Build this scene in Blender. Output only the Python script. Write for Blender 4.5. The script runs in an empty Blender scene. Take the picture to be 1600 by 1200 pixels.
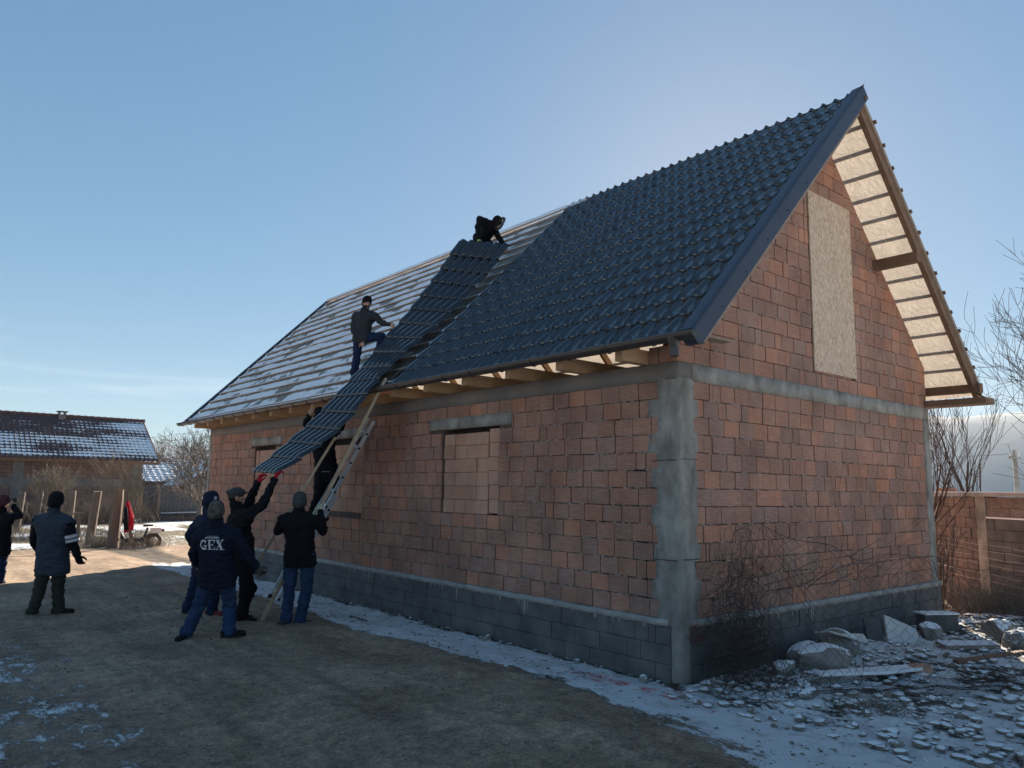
import bpy, bmesh, math, random
import numpy as np
from mathutils import Vector, Matrix, noise as mnoise
from mathutils.bvhtree import BVHTree

rng = random.Random(7)
scene = bpy.context.scene
col = scene.collection

# ------------------------------------------------------------------ camera
cam_d = bpy.data.cameras.new("camera")
cam = bpy.data.objects.new("camera", cam_d)
col.objects.link(cam)
YAW, PITCH, ROLL = 0.6977, 0.1380, 0.0153
cam_d.sensor_width = 36.0
cam_d.lens = 1183.0 / 1600.0 * 36.0
cam_d.clip_start = 0.05
cam_d.clip_end = 20000.0
def cam_axes():
    cy, sy, cp, sp = math.cos(YAW), math.sin(YAW), math.cos(PITCH), math.sin(PITCH)
    f = Vector((sy*cp, cy*cp, sp)); r = Vector((cy, -sy, 0.0)); u = r.cross(f)
    c, s = math.cos(ROLL), math.sin(ROLL)
    return c*r + s*u, -s*r + c*u, f
_r, _u, _f = cam_axes()
CAM = Vector((-6.714, -5.163, 2.063))
cam.matrix_world = Matrix(((_r.x, _u.x, -_f.x, CAM.x), (_r.y, _u.y, -_f.y, CAM.y), (_r.z, _u.z, -_f.z, CAM.z), (0, 0, 0, 1)))
scene.camera = cam

# ------------------------------------------------------------------ light
SUN_AZ, SUN_EL = math.radians(56.0), math.radians(21.0)      # azimuth from +Y towards +X
sun_dir = Vector((math.sin(SUN_AZ)*math.cos(SUN_EL), math.cos(SUN_AZ)*math.cos(SUN_EL), math.sin(SUN_EL)))
sun_d = bpy.data.lights.new("sun", 'SUN')
sun_d.energy = 5.0
sun_d.angle = math.radians(0.5)
sun_d.color = (1.0, 0.88, 0.72)
sun = bpy.data.objects.new("sun", sun_d)
col.objects.link(sun)
sun.rotation_euler = (-sun_dir).to_track_quat('-Z', 'Y').to_euler()

world = bpy.data.worlds.new("World")
scene.world = world
world.use_nodes = True
wn, wl = world.node_tree.nodes, world.node_tree.links
for n in list(wn): wn.remove(n)
w_out = wn.new('ShaderNodeOutputWorld')
w_bg = wn.new('ShaderNodeBackground')
w_sky = wn.new('ShaderNodeTexSky')
w_sky.sky_type = 'NISHITA'
w_sky.sun_disc = False
w_sky.sun_elevation = SUN_EL
w_sky.sun_rotation = SUN_AZ
w_sky.altitude = 450
w_sky.air_density = 1.0
w_sky.dust_density = 0.18
w_sky.ozone_density = 2.0
w_bg.inputs['Strength'].default_value = 0.080
# thin cirrus low in the sky, laid out on direction (elevation / azimuth)
w_tc = wn.new('ShaderNodeTexCoord')
w_map = wn.new('ShaderNodeMapping'); w_map.inputs['Scale'].default_value = (2.2, 2.2, 26.0)
w_noi = wn.new('ShaderNodeTexNoise'); w_noi.inputs['Scale'].default_value = 1.6; w_noi.inputs['Detail'].default_value = 6; w_noi.inputs['Roughness'].default_value = 0.55
w_rmp = wn.new('ShaderNodeMapRange'); w_rmp.inputs['From Min'].default_value = 0.52; w_rmp.inputs['From Max'].default_value = 0.75
w_sep = wn.new('ShaderNodeSeparateXYZ')
w_lo = wn.new('ShaderNodeMapRange'); w_lo.inputs['From Min'].default_value = 0.20; w_lo.inputs['From Max'].default_value = 0.08
w_mul = wn.new('ShaderNodeMath'); w_mul.operation = 'MULTIPLY'
w_mul2 = wn.new('ShaderNodeMath'); w_mul2.operation = 'MULTIPLY'; w_mul2.inputs[1].default_value = 0.35
w_mix = wn.new('ShaderNodeMix'); w_mix.data_type = 'RGBA'; w_mix.inputs['B'].default_value = (5.0, 4.8, 4.6, 1)
w_gm = wn.new('ShaderNodeGamma'); w_gm.inputs['Gamma'].default_value = 0.45
w_hs = wn.new('ShaderNodeHueSaturation'); w_hs.inputs['Saturation'].default_value = 1.78
wl.new(w_tc.outputs['Generated'], w_map.inputs['Vector'])
wl.new(w_map.outputs['Vector'], w_noi.inputs['Vector'])
wl.new(w_noi.outputs['Fac'], w_rmp.inputs['Value'])
wl.new(w_tc.outputs['Generated'], w_sep.inputs['Vector'])
wl.new(w_sep.outputs['Z'], w_lo.inputs['Value'])
wl.new(w_rmp.outputs['Result'], w_mul.inputs[0]); wl.new(w_lo.outputs['Result'], w_mul.inputs[1])
wl.new(w_mul.outputs[0], w_mul2.inputs[0])
wl.new(w_mul2.outputs[0], w_mix.inputs['Factor'])
wl.new(w_sky.outputs['Color'], w_gm.inputs['Color']); wl.new(w_gm.outputs['Color'], w_hs.inputs['Color'])
wl.new(w_hs.outputs['Color'], w_mix.inputs['A'])
wl.new(w_mix.outputs['Result'], w_bg.inputs['Color'])
wl.new(w_bg.outputs['Background'], w_out.inputs['Surface'])

scene.view_settings.view_transform = 'Standard'
scene.view_settings.look = 'None'
scene.view_settings.gamma = 1.0
scene.view_settings.use_curve_mapping = False
scene.view_settings.exposure = 1.85
scene.render.engine = 'CYCLES'

HAZE = 0.7e-4

# ------------------------------------------------------------------ materials
def new_mat(name):
    m = bpy.data.materials.new(name); m.use_nodes = True
    nt = m.node_tree
    b = nt.nodes['Principled BSDF']
    return m, nt, b
def N(nt, t, **kw):
    n = nt.nodes.new(t)
    for k, v in kw.items():
        if k in n.inputs: n.inputs[k].default_value = v
        else: setattr(n, k, v)
    return n
def ramp(nt, stops):
    n = nt.nodes.new('ShaderNodeValToRGB')
    e = n.color_ramp.elements
    while len(e) < len(stops): e.new(0.5)
    for i, (p, c) in enumerate(stops):
        e[i].position = p; e[i].color = (*c, 1) if len(c) == 3 else c
    return n
def coords(nt, scale=(1, 1, 1), kind='Object'):
    tc = N(nt, 'ShaderNodeTexCoord'); mp = N(nt, 'ShaderNodeMapping'); mp.inputs['Scale'].default_value = scale
    if kind == 'World':
        g = N(nt, 'ShaderNodeNewGeometry'); nt.links.new(g.outputs['Position'], mp.inputs['Vector'])
    else:
        nt.links.new(tc.outputs[kind], mp.inputs['Vector'])
    return mp.outputs['Vector']
def simple(name, c1, c2=None, rough=0.8, scale=8.0, bump=0.0, bscale=None, stretch=(1, 1, 1), metal=0.0, spec=0.5, detail=5, space='World', coat=0.0):
    """a surface of two related tones broken up by noise, with fine relief"""
    m, nt, b = new_mat(name)
    L = nt.links
    b.inputs['Roughness'].default_value = rough
    b.inputs['Metallic'].default_value = metal
    b.inputs['Specular IOR Level'].default_value = spec
    if coat: b.inputs['Coat Weight'].default_value = coat; b.inputs['Coat Roughness'].default_value = 0.12
    v = coords(nt, stretch, space)
    n1 = N(nt, 'ShaderNodeTexNoise', Scale=scale, Detail=detail, Roughness=0.6); L.new(v, n1.inputs['Vector'])
    c2 = c2 or tuple(x*0.75 for x in c1)
    rp = ramp(nt, [(0.32, c1), (0.68, c2)]); L.new(n1.outputs['Fac'], rp.inputs['Fac'])
    L.new(rp.outputs['Color'], b.inputs['Base Color'])
    if bump:
        n2 = N(nt, 'ShaderNodeTexNoise', Scale=bscale or scale*4, Detail=6, Roughness=0.65); L.new(v, n2.inputs['Vector'])
        bp = N(nt, 'ShaderNodeBump', Strength=bump, Distance=0.02); L.new(n2.outputs['Fac'], bp.inputs['Height']); L.new(bp.outputs['Normal'], b.inputs['Normal'])
    return m
def brick_mat(name, cols, streak=0.65):
    """hollow clay block: each block its own tone (random per object and per island), combed grooves, pale scum streaks"""
    m, nt, b = new_mat(name); L = nt.links
    b.inputs['Roughness'].default_value = 0.9
    b.inputs['Specular IOR Level'].default_value = 0.2
    oi = N(nt, 'ShaderNodeObjectInfo'); g = N(nt, 'ShaderNodeNewGeometry')
    ad = N(nt, 'ShaderNodeMath', operation='ADD'); fr = N(nt, 'ShaderNodeMath', operation='FRACT')
    L.new(oi.outputs['Random'], ad.inputs[0]); L.new(g.outputs['Random Per Island'], ad.inputs[1]); L.new(ad.outputs[0], fr.inputs[0])
    rp = ramp(nt, [(i/(len(cols)-1), c) for i, c in enumerate(cols)]); rp.color_ramp.interpolation = 'LINEAR'
    L.new(fr.outputs[0], rp.inputs['Fac'])
    v = coords(nt, (1.6, 1.6, 16), 'World')
    n1 = N(nt, 'ShaderNodeTexNoise', Scale=4.0, Detail=5, Roughness=0.65); L.new(v, n1.inputs['Vector'])
    # per-block offset so streaks do not run on through neighbours
    off = N(nt, 'ShaderNodeVectorMath', operation='ADD'); cmb = N(nt, 'ShaderNodeCombineXYZ'); mu = N(nt, 'ShaderNodeMath', operation='MULTIPLY'); mu.inputs[1].default_value = 91.0
    L.new(fr.outputs[0], mu.inputs[0]); L.new(mu.outputs[0], cmb.inputs[0]); L.new(mu.outputs[0], cmb.inputs[2])
    L.new(v, off.inputs[0]); L.new(cmb.outputs[0], off.inputs[1]); L.new(off.outputs[0], n1.inputs['Vector'])
    mr = N(nt, 'ShaderNodeMapRange'); mr.inputs['From Min'].default_value = 0.46; mr.inputs['From Max'].default_value = 0.78; mr.inputs['To Max'].default_value = streak
    L.new(n1.outputs['Fac'], mr.inputs['Value'])
    mx = N(nt, 'ShaderNodeMix', data_type='RGBA'); mx.inputs['B'].default_value = (0.50, 0.37, 0.30, 1)
    L.new(mr.outputs['Result'], mx.inputs['Factor']); L.new(rp.outputs['Color'], mx.inputs['A'])
    v2 = coords(nt, (1, 1, 1), 'World')
    n3 = N(nt, 'ShaderNodeTexNoise', Scale=1.3, Detail=6, Roughness=0.6); L.new(v2, n3.inputs['Vector'])
    mr3 = N(nt, 'ShaderNodeMapRange'); mr3.inputs['From Min'].default_value = 0.3; mr3.inputs['From Max'].default_value = 0.7; mr3.inputs['To Min'].default_value = 0.66; mr3.inputs['To Max'].default_value = 1.2
    L.new(n3.outputs['Fac'], mr3.inputs['Value'])
    mm = N(nt, 'ShaderNodeMix', data_type='RGBA', blend_type='MULTIPLY'); mm.inputs['Factor'].default_value = 1.0
    L.new(mx.outputs['Result'], mm.inputs['A']); L.new(mr3.outputs['Result'], mm.inputs['B'])
    L.new(mm.outputs['Result'], b.inputs['Base Color'])
    # combed vertical grooves
    v3 = coords(nt, (1, 1, 0.02), 'World')
    n4 = N(nt, 'ShaderNodeTexNoise', Scale=48.0, Detail=1.5, Roughness=0.5); L.new(v3, n4.inputs['Vector'])
    bp = N(nt, 'ShaderNodeBump', Strength=0.8, Distance=0.008); L.new(n4.outputs['Fac'], bp.inputs['Height'])
    n5 = N(nt, 'ShaderNodeTexNoise', Scale=60.0, Detail=5); L.new(v2, n5.inputs['Vector'])
    bp2 = N(nt, 'ShaderNodeBump', Strength=0.35, Distance=0.006); L.new(n5.outputs['Fac'], bp2.inputs['Height']); L.new(bp.outputs['Normal'], bp2.inputs['Normal'])
    L.new(bp2.outputs['Normal'], b.inputs['Normal'])
    return m
BR = [(0.38, 0.19, 0.13), (0.29, 0.16, 0.12), (0.41, 0.21, 0.145), (0.28, 0.17, 0.135), (0.35, 0.185, 0.135), (0.46, 0.205, 0.125), (0.32, 0.195, 0.155), (0.38, 0.185, 0.125)]
M = {}
M['brick'] = brick_mat('hollow_clay_block', BR)
M['brick_old'] = brick_mat('old_wall_block', [(0.185, 0.145, 0.13), (0.16, 0.13, 0.12), (0.20, 0.15, 0.135), (0.18, 0.155, 0.14)])
M['brick_pale'] = brick_mat('pale_new_block', [(0.50, 0.29, 0.20), (0.45, 0.26, 0.185), (0.54, 0.32, 0.22), (0.48, 0.26, 0.17)], 0.25)
M['mortar_pale'] = simple('dried_mortar', (0.24, 0.19, 0.165), (0.34, 0.29, 0.26), 0.95, 20, 0.4, 60)
M['mortar'] = simple('mortar', (0.075, 0.045, 0.04), (0.14, 0.10, 0.085), 0.95, 9, 0.6, 40)
M['block'] = simple('concrete_block', (0.082, 0.081, 0.083), (0.165, 0.160, 0.152), 0.95, 3, 0.6, 70)
M['concrete'] = simple('cast_concrete', (0.15, 0.138, 0.122), (0.42, 0.395, 0.35), 0.93, 3.4, 0.9, 26, detail=12, stretch=(1, 1, 0.6))
M['old_concrete'] = simple('stained_concrete', (0.15, 0.13, 0.12), (0.23, 0.21, 0.19), 0.95, 1.2, 0.4, 20)
M['concrete2'] = simple('cement_band', (0.26, 0.25, 0.235), (0.40, 0.39, 0.365), 0.95, 5, 0.6, 30, detail=8)
M['metal'] = simple('roof_metal', (0.010, 0.010, 0.012), (0.014, 0.014, 0.017), 0.17, 3, 0.02, 14, spec=0.9, coat=0.45)
M['metal_b'] = simple('loose_sheet_metal', (0.010, 0.011, 0.016), (0.014, 0.015, 0.021), 0.20, 3, 0.02, 14, spec=0.6, coat=0.2)
M['trim'] = simple('verge_trim_metal', (0.030, 0.036, 0.058), (0.036, 0.044, 0.068), 0.42, 2, 0.05, 10, spec=0.4)
M['gutter'] = simple('gutter_metal', (0.035, 0.028, 0.026), (0.045, 0.036, 0.033), 0.35, 3, 0, spec=0.5, coat=0.2)
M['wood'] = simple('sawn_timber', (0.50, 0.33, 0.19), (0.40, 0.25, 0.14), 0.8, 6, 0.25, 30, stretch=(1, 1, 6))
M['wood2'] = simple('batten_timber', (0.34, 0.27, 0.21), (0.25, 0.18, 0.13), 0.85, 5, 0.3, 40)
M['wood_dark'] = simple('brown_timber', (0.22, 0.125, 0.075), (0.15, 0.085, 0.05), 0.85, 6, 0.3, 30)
M['wood_old'] = simple('weathered_planks', (0.055, 0.06, 0.068), (0.10, 0.10, 0.105), 0.95, 7, 0.5, 40, stretch=(6, 6, 0.7))
M['post'] = simple('weathered_post', (0.10, 0.075, 0.06), (0.19, 0.155, 0.13), 0.95, 5, 0.9, 30, stretch=(5, 5, 0.6))
M['alu'] = simple('aluminium', (0.55, 0.56, 0.58), (0.62, 0.63, 0.65), 0.35, 5, 0, metal=0.85)
M['rubber'] = simple('black_rubber', (0.012, 0.012, 0.012), (0.02, 0.02, 0.02), 0.8, 10)
M['wire'] = simple('rusty_wire', (0.045, 0.038, 0.035), (0.08, 0.06, 0.05), 0.7, 20, metal=0.3)
M['wire_new'] = simple('galvanised_wire', (0.45, 0.44, 0.42), (0.6, 0.59, 0.56), 0.4, 20, metal=0.7)
M['bark'] = simple('bark', (0.045, 0.032, 0.028), (0.08, 0.058, 0.048), 0.9, 14, 0.4)
M['bark_grey'] = simple('grey_bark', (0.11, 0.095, 0.085), (0.17, 0.145, 0.125), 0.9, 14, 0.3)
M['twig'] = simple('dry_twigs', (0.20, 0.15, 0.11), (0.12, 0.09, 0.07), 0.9, 20)
M['reed'] = simple('dry_stalks', (0.22, 0.175, 0.13), (0.13, 0.105, 0.08), 0.95, 9)
M['reed_pale'] = simple('pale_reeds', (0.42, 0.36, 0.29), (0.28, 0.23, 0.18), 0.95, 9)
M['grit'] = simple('grit', (0.10, 0.085, 0.07), (0.32, 0.28, 0.24), 0.95, 40)
M['old_roof_plain'] = simple('old_tile', (0.10, 0.055, 0.05), (0.16, 0.08, 0.065), 0.9, 4, 0.3, 20)
M['snow'] = simple('snow', (0.78, 0.80, 0.83), (0.86, 0.87, 0.89), 0.7, 8, 0.35, 30, spec=0.3)
M['skin'] = simple('skin', (0.42, 0.24, 0.17), (0.36, 0.20, 0.14), 0.55, 20, 0.05)
M['black'] = simple('black_plastic', (0.012, 0.012, 0.013), (0.02, 0.02, 0.02), 0.45, 8)
M['white_paint'] = simple('white_plastic', (0.62, 0.62, 0.60), (0.5, 0.5, 0.48), 0.5, 8)
M['hole_shade'] = simple('interior_shade_paint', (0.02, 0.018, 0.016), (0.03, 0.027, 0.024), 0.95, 5)  # near-black colour standing in for the shade inside the house
def cloth(name, c, c2=None, sc=30, rough=0.92):
    M[name] = simple(name, c, c2 or tuple(x*0.7 for x in c), rough, sc, 0.25, 160, spec=0.15, detail=3)
cloth('cloth_black', (0.012, 0.012, 0.015)); cloth('cloth_navy', (0.012, 0.015, 0.032)); cloth('cloth_navy2', (0.02, 0.025, 0.05))
cloth('denim', (0.03, 0.058, 0.125), (0.02, 0.038, 0.085), 12); cloth('denim_dark', (0.018, 0.032, 0.075), (0.012, 0.02, 0.05))
cloth('cloth_vest', (0.045, 0.057, 0.08), (0.035, 0.043, 0.06)); cloth('trousers_olive', (0.05, 0.052, 0.048)); cloth('cloth_grey', (0.04, 0.045, 0.05))
cloth('glove_red', (0.40, 0.012, 0.03)); cloth('glove_cream', (0.55, 0.48, 0.35)); cloth('cap_grey', (0.065, 0.068, 0.07)); cloth('camo', (0.13, 0.12, 0.10), (0.03, 0.03, 0.028), 14)
cloth('green_glove', (0.42, 0.75, 0.08)); cloth('fur', (0.16, 0.12, 0.09), (0.06, 0.045, 0.035), 60); cloth('red_cloth', (0.42, 0.015, 0.04)); cloth('pink', (0.40, 0.10, 0.14))
cloth('white_cloth', (0.6, 0.6, 0.62)); cloth('shoe', (0.02, 0.018, 0.017)); cloth('shoe_red', (0.20, 0.035, 0.04)); cloth('sole', (0.55, 0.5, 0.48)); cloth('print_white', (0.62, 0.64, 0.68))
cloth('cap_red', (0.11, 0.035, 0.04)); cloth('hair', (0.02, 0.015, 0.012)); cloth('pink_plastic', (0.75, 0.12, 0.22)); cloth('twine_red', (0.65, 0.04, 0.04))

def membrane_mat(name, c, trans):
    m, nt, b = new_mat(name); L = nt.links
    nt.nodes.remove(b)
    out = nt.nodes['Material Output']
    v = coords(nt, (1, 1, 1), 'World')
    n1 = N(nt, 'ShaderNodeTexNoise', Scale=5.0, Detail=6, Roughness=0.6); L.new(v, n1.inputs['Vector'])
    rp = ramp(nt, [(0.3, c), (0.7, tuple(x*0.82 for x in c))]); L.new(n1.outputs['Fac'], rp.inputs['Fac'])
    n2 = N(nt, 'ShaderNodeTexNoise', Scale=9.0, Detail=7, Roughness=0.62, Distortion=1.2); L.new(v, n2.inputs['Vector'])
    bp = N(nt, 'ShaderNodeBump', Strength=0.9, Distance=0.05); L.new(n2.outputs['Fac'], bp.inputs['Height'])
    d = N(nt, 'ShaderNodeBsdfDiffuse'); t = N(nt, 'ShaderNodeBsdfTranslucent'); mx = N(nt, 'ShaderNodeMixShader'); mx.inputs['Fac'].default_value = trans
    for s in (d, t): L.new(rp.outputs['Color'], s.inputs['Color']); L.new(bp.outputs['Normal'], s.inputs['Normal'])
    L.new(d.outputs[0], mx.inputs[1]); L.new(t.outputs[0], mx.inputs[2]); L.new(mx.outputs[0], out.inputs['Surface'])
    return m
M['membrane'] = membrane_mat('roof_membrane', (0.52, 0.46, 0.40), 0.30)

def osb_mat():
    m, nt, b = new_mat('strand_board'); L = nt.links
    b.inputs['Roughness'].default_value = 0.8
    v = coords(nt, (1.0, 1.0, 0.33), 'World')
    vo = N(nt, 'ShaderNodeTexVoronoi', Scale=55.0, feature='F1'); L.new(v, vo.inputs['Vector'])
    n1 = N(nt, 'ShaderNodeTexNoise', Scale=60.0, Detail=5); L.new(v, n1.inputs['Vector'])
    sp = N(nt, 'ShaderNodeSeparateColor'); L.new(vo.outputs['Color'], sp.inputs['Color'])
    ad = N(nt, 'ShaderNodeMath', operation='ADD'); L.new(sp.outputs[0], ad.inputs[0]); L.new(n1.outputs['Fac'], ad.inputs[1])
    ml = N(nt, 'ShaderNodeMath', operation='MULTIPLY'); ml.inputs[1].default_value = 0.5; L.new(ad.outputs[0], ml.inputs[0])
    rp = ramp(nt, [(0.15, (0.38, 0.26, 0.17)), (0.5, (0.58, 0.43, 0.31)), (0.85, (0.74, 0.59, 0.45))]); L.new(ml.outputs[0], rp.inputs['Fac'])
    L.new(rp.outputs['Color'], b.inputs['Base Color'])
    bp = N(nt, 'ShaderNodeBump', Strength=0.4, Distance=0.004); L.new(ml.outputs[0], bp.inputs['Height']); L.new(bp.outputs['Normal'], b.inputs['Normal'])
    return m
M['osb'] = osb_mat()

def snowy(name, base1, base2, attr=None, rough=0.9, bscale=25, bump=0.8, up=False, thr=0.5, fine=34.0, bsc=3.0, width=0.10):
    """base surface with snow where the stored coverage (or the upward facing) beats a fine noise"""
    m, nt, b = new_mat(name); L = nt.links
    b.inputs['Roughness'].default_value = rough; b.inputs['Specular IOR Level'].default_value = 0.25
    v = coords(nt, (1, 1, 1), 'World')
    nb = N(nt, 'ShaderNodeTexNoise', Scale=bsc, Detail=9, Roughness=0.68); L.new(v, nb.inputs['Vector'])
    rb = ramp(nt, [(0.3, base1), (0.7, base2)]); L.new(nb.outputs['Fac'], rb.inputs['Fac'])
    nf = N(nt, 'ShaderNodeTexNoise', Scale=fine, Detail=5, Roughness=0.7); L.new(v, nf.inputs['Vector'])
    nm = N(nt, 'ShaderNodeTexNoise', Scale=fine*0.22, Detail=5, Roughness=0.6); L.new(v, nm.inputs['Vector'])
    a1 = N(nt, 'ShaderNodeMath', operation='ADD'); L.new(nf.outputs['Fac'], a1.inputs[0]); L.new(nm.outputs['Fac'], a1.inputs[1])
    a2 = N(nt, 'ShaderNodeMath', operation='MULTIPLY'); a2.inputs[1].default_value = 0.5; L.new(a1.outputs[0], a2.inputs[0])
    if up:
        g = N(nt, 'ShaderNodeNewGeometry'); sx = N(nt, 'ShaderNodeSeparateXYZ'); L.new(g.outputs['Normal'], sx.inputs[0]); cov = sx.outputs['Z']
    else:
        at = N(nt, 'ShaderNodeAttribute', attribute_name=attr); cov = at.outputs['Fac']
    sm = N(nt, 'ShaderNodeMath', operation='ADD'); L.new(cov, sm.inputs[0]); L.new(a2.outputs[0], sm.inputs[1])
    mr = N(nt, 'ShaderNodeMapRange', interpolation_type='SMOOTHSTEP'); mr.inputs['From Min'].default_value = 0.5+thr-width/2; mr.inputs['From Max'].default_value = 0.5+thr+width/2
    L.new(sm.outputs[0], mr.inputs['Value'])
    mx = N(nt, 'ShaderNodeMix', data_type='RGBA'); mx.inputs['B'].default_value = (0.80, 0.82, 0.85, 1)
    L.new(mr.outputs['Result'], mx.inputs['Factor']); L.new(rb.outputs['Color'], mx.inputs['A']); L.new(mx.outputs['Result'], b.inputs['Base Color'])
    n2 = N(nt, 'ShaderNodeTexNoise', Scale=bscale, Detail=9, Roughness=0.72); L.new(v, n2.inputs['Vector'])
    hh = N(nt, 'ShaderNodeMath', operation='ADD'); L.new(n2.outputs['Fac'], hh.inputs[0]); L.new(mr.outputs['Result'], hh.inputs[1])
    bp = N(nt, 'ShaderNodeBump', Strength=bump, Distance=0.02); L.new(hh.outputs[0], bp.inputs['Height']); L.new(bp.outputs['Normal'], b.inputs['Normal'])
    return m
M['rock'] = snowy('snowy_rock', (0.20, 0.185, 0.165), (0.36, 0.33, 0.30), up=True, thr=0.80, fine=9, bscale=30)
M['rubble'] = snowy('rubble', (0.18, 0.15, 0.125), (0.32, 0.27, 0.22), up=True, thr=0.78, fine=9, bscale=40)
M['roof_near'] = snowy('membrane_with_snow', (0.20, 0.20, 0.19), (0.30, 0.295, 0.275), attr='snow', thr=0.5, fine=42, bscale=20, bump=0.7, width=0.16)
M['old_roof'] = snowy('old_clay_tiles', (0.075, 0.052, 0.054), (0.13, 0.085, 0.082), attr='snow', thr=0.5, fine=14, bscale=18, bump=0.4)
M['batten_frost'] = snowy('frosted_batten', (0.42, 0.31, 0.23), (0.30, 0.22, 0.165), up=True, thr=0.63, fine=9, bscale=30)
M['far_roof'] = snowy('far_snowy_roof', (0.12, 0.12, 0.14), (0.18, 0.18, 0.2), attr='snow', thr=0.5, fine=5, bscale=10, bump=0.3)

# ------------------------------------------------------------------ mesh helpers
class MB:
    def __init__(s): s.v = []; s.f = []
    def add(s, vs, fs):
        o = len(s.v); s.v += [tuple(p) for p in vs]; s.f += [tuple(i+o for i in f) for f in fs]
    def box(s, x0, x1, y0, y1, z0, z1, M4=None):
        vs = [Vector((x, y, z)) for z in (z0, z1) for y in (y0, y1) for x in (x0, x1)]
        if M4: vs = [M4 @ p for p in vs]
        s.add(vs, [(0, 2, 3, 1), (4, 5, 7, 6), (0, 1, 5, 4), (2, 6, 7, 3), (0, 4, 6, 2), (1, 3, 7, 5)])
    def beam(s, p0, p1, w, h, up=(0, 0, 1), taper=1.0):
        """rectangular bar from p0 to p1, w across, h along 'up'"""
        p0, p1 = Vector(p0), Vector(p1); d = (p1-p0).normalized(); a = d.cross(Vector(up))
        if a.length < 1e-4: a = d.cross(Vector((1, 0, 0)))
        a.normalize(); b = a.cross(d).normalized(); vs = []
        for p, k in ((p0, 1), (p1, taper)):
            for i, j in ((-1, -1), (1, -1), (1, 1), (-1, 1)): vs.append(p + a*(i*w*k/2) + b*(j*h*k/2))
        s.add(vs, [(3, 2, 1, 0), (4, 5, 6, 7), (0, 1, 5, 4), (1, 2, 6, 5), (2, 3, 7, 6), (3, 0, 4, 7)])
    def tube(s, pts, r, n=5, cap=True):
        pts = [Vector(p) for p in pts]; rs = r if isinstance(r, (list, tuple)) else [r]*len(pts)
        vs = []; fs = []; ref = None
        for i, p in enumerate(pts):
            d = (pts[min(i+1, len(pts)-1)] - pts[max(i-1, 0)])
            if d.length < 1e-9: d = Vector((0, 0, 1))
            d.normalize()
            if ref is None: ref = d.orthogonal().normalized()
            else:
                ref = (ref - d*ref.dot(d))
                ref = ref.normalized() if ref.length > 1e-6 else d.orthogonal().normalized()
            b = d.cross(ref)
            for k in range(n):
                a = 2*math.pi*k/n; vs.append(p + (ref*math.cos(a)+b*math.sin(a))*rs[i])
        for i in range(len(pts)-1):
            for k in range(n):
                k2 = (k+1) % n; fs.append((i*n+k, i*n+k2, (i+1)*n+k2, (i+1)*n+k))
        if cap: fs.append(tuple(range(n-1, -1, -1))); fs.append(tuple((len(pts)-1)*n+k for k in range(n)))
        s.add(vs, fs)
    def prism(s, poly, e):
        """closed polygon (3-D points) pushed along vector e"""
        n = len(poly); e = Vector(e); vs = [Vector(p) for p in poly]; vs += [p+e for p in vs]
        s.add(vs, [tuple(range(n-1, -1, -1)), tuple(range(n, 2*n))] + [(i, (i+1) % n, n+(i+1) % n, n+i) for i in range(n)])
    def build(s, name, m, parent=None, smooth=False, fix=True):
        me = bpy.data.meshes.new(name); me.from_pydata(s.v, [], s.f)
        if fix:
            bm = bmesh.new(); bm.from_mesh(me); bmesh.ops.recalc_face_normals(bm, faces=bm.faces); bm.to_mesh(me); bm.free()
        return link(name, me, m, parent, smooth)
def link(name, me, m, parent=None, smooth=False):
    if m is not None:
        me.materials.clear(); me.materials.append(M[m] if isinstance(m, str) else m)
    if smooth: me.shade_smooth()
    o = bpy.data.objects.new(name, me); col.objects.link(o)
    if parent is not None:
        o.parent = parent; o.matrix_parent_inverse = Matrix.Translation(-root_loc(parent))
    return o
def root_loc(o):
    l = Vector((0, 0, 0))
    while o is not None: l += o.location + (o.matrix_parent_inverse.translation if o.parent else Vector()); o = o.parent
    return l
def tag(o, label=None, cat=None, group=None, kind=None):
    if label: o['label'] = label
    if cat: o['category'] = cat
    if group: o['group'] = group
    if kind: o['kind'] = kind
    return o
def thing(name, loc, label, cat, group=None):
    o = bpy.data.objects.new(name, None); o.empty_display_size = 0.2; col.objects.link(o); o.location = loc
    return tag(o, label, cat, group)
def grid_mesh(X, Y, Z):
    """structured grid from 2-D numpy arrays"""
    nr, nc = X.shape
    me = bpy.data.meshes.new('grid')
    v = np.stack([X, Y, Z], -1).reshape(-1, 3).astype(np.float32)
    i = np.arange(nr*nc).reshape(nr, nc)
    q = np.stack([i[:-1, :-1], i[:-1, 1:], i[1:, 1:], i[1:, :-1]], -1).reshape(-1, 4).astype(np.int32)
    me.vertices.add(len(v)); me.vertices.foreach_set('co', v.ravel())
    me.loops.add(q.size); me.loops.foreach_set('vertex_index', q.ravel())
    me.polygons.add(len(q)); me.polygons.foreach_set('loop_start', np.arange(0, q.size, 4, dtype=np.int32)); me.polygons.foreach_set('loop_total', np.full(len(q), 4, np.int32))
    me.update(calc_edges=True); me.validate()
    return me
def set_attr(me, name, arr):
    a = me.attributes.new(name, 'FLOAT', 'POINT'); a.data.foreach_set('value', arr.ravel().astype(np.float32))
def _h(i, j, s):
    n = (i*374761393 + j*668265263 + s*362437) & 0xFFFFFFFF
    n = ((n ^ (n >> 13)) * 1274126177) & 0xFFFFFFFF
    return ((n ^ (n >> 16)) & 0xFFFF) / 65535.0
def vnoise(x, y, s=0):
    xi = np.floor(x).astype(np.int64); yi = np.floor(y).astype(np.int64); fx = x-xi; fy = y-yi
    fx = fx*fx*(3-2*fx); fy = fy*fy*(3-2*fy)
    a = _h(xi, yi, s); b = _h(xi+1, yi, s); c = _h(xi, yi+1, s); d = _h(xi+1, yi+1, s)
    return (a*(1-fx)+b*fx)*(1-fy) + (c*(1-fx)+d*fx)*fy
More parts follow.
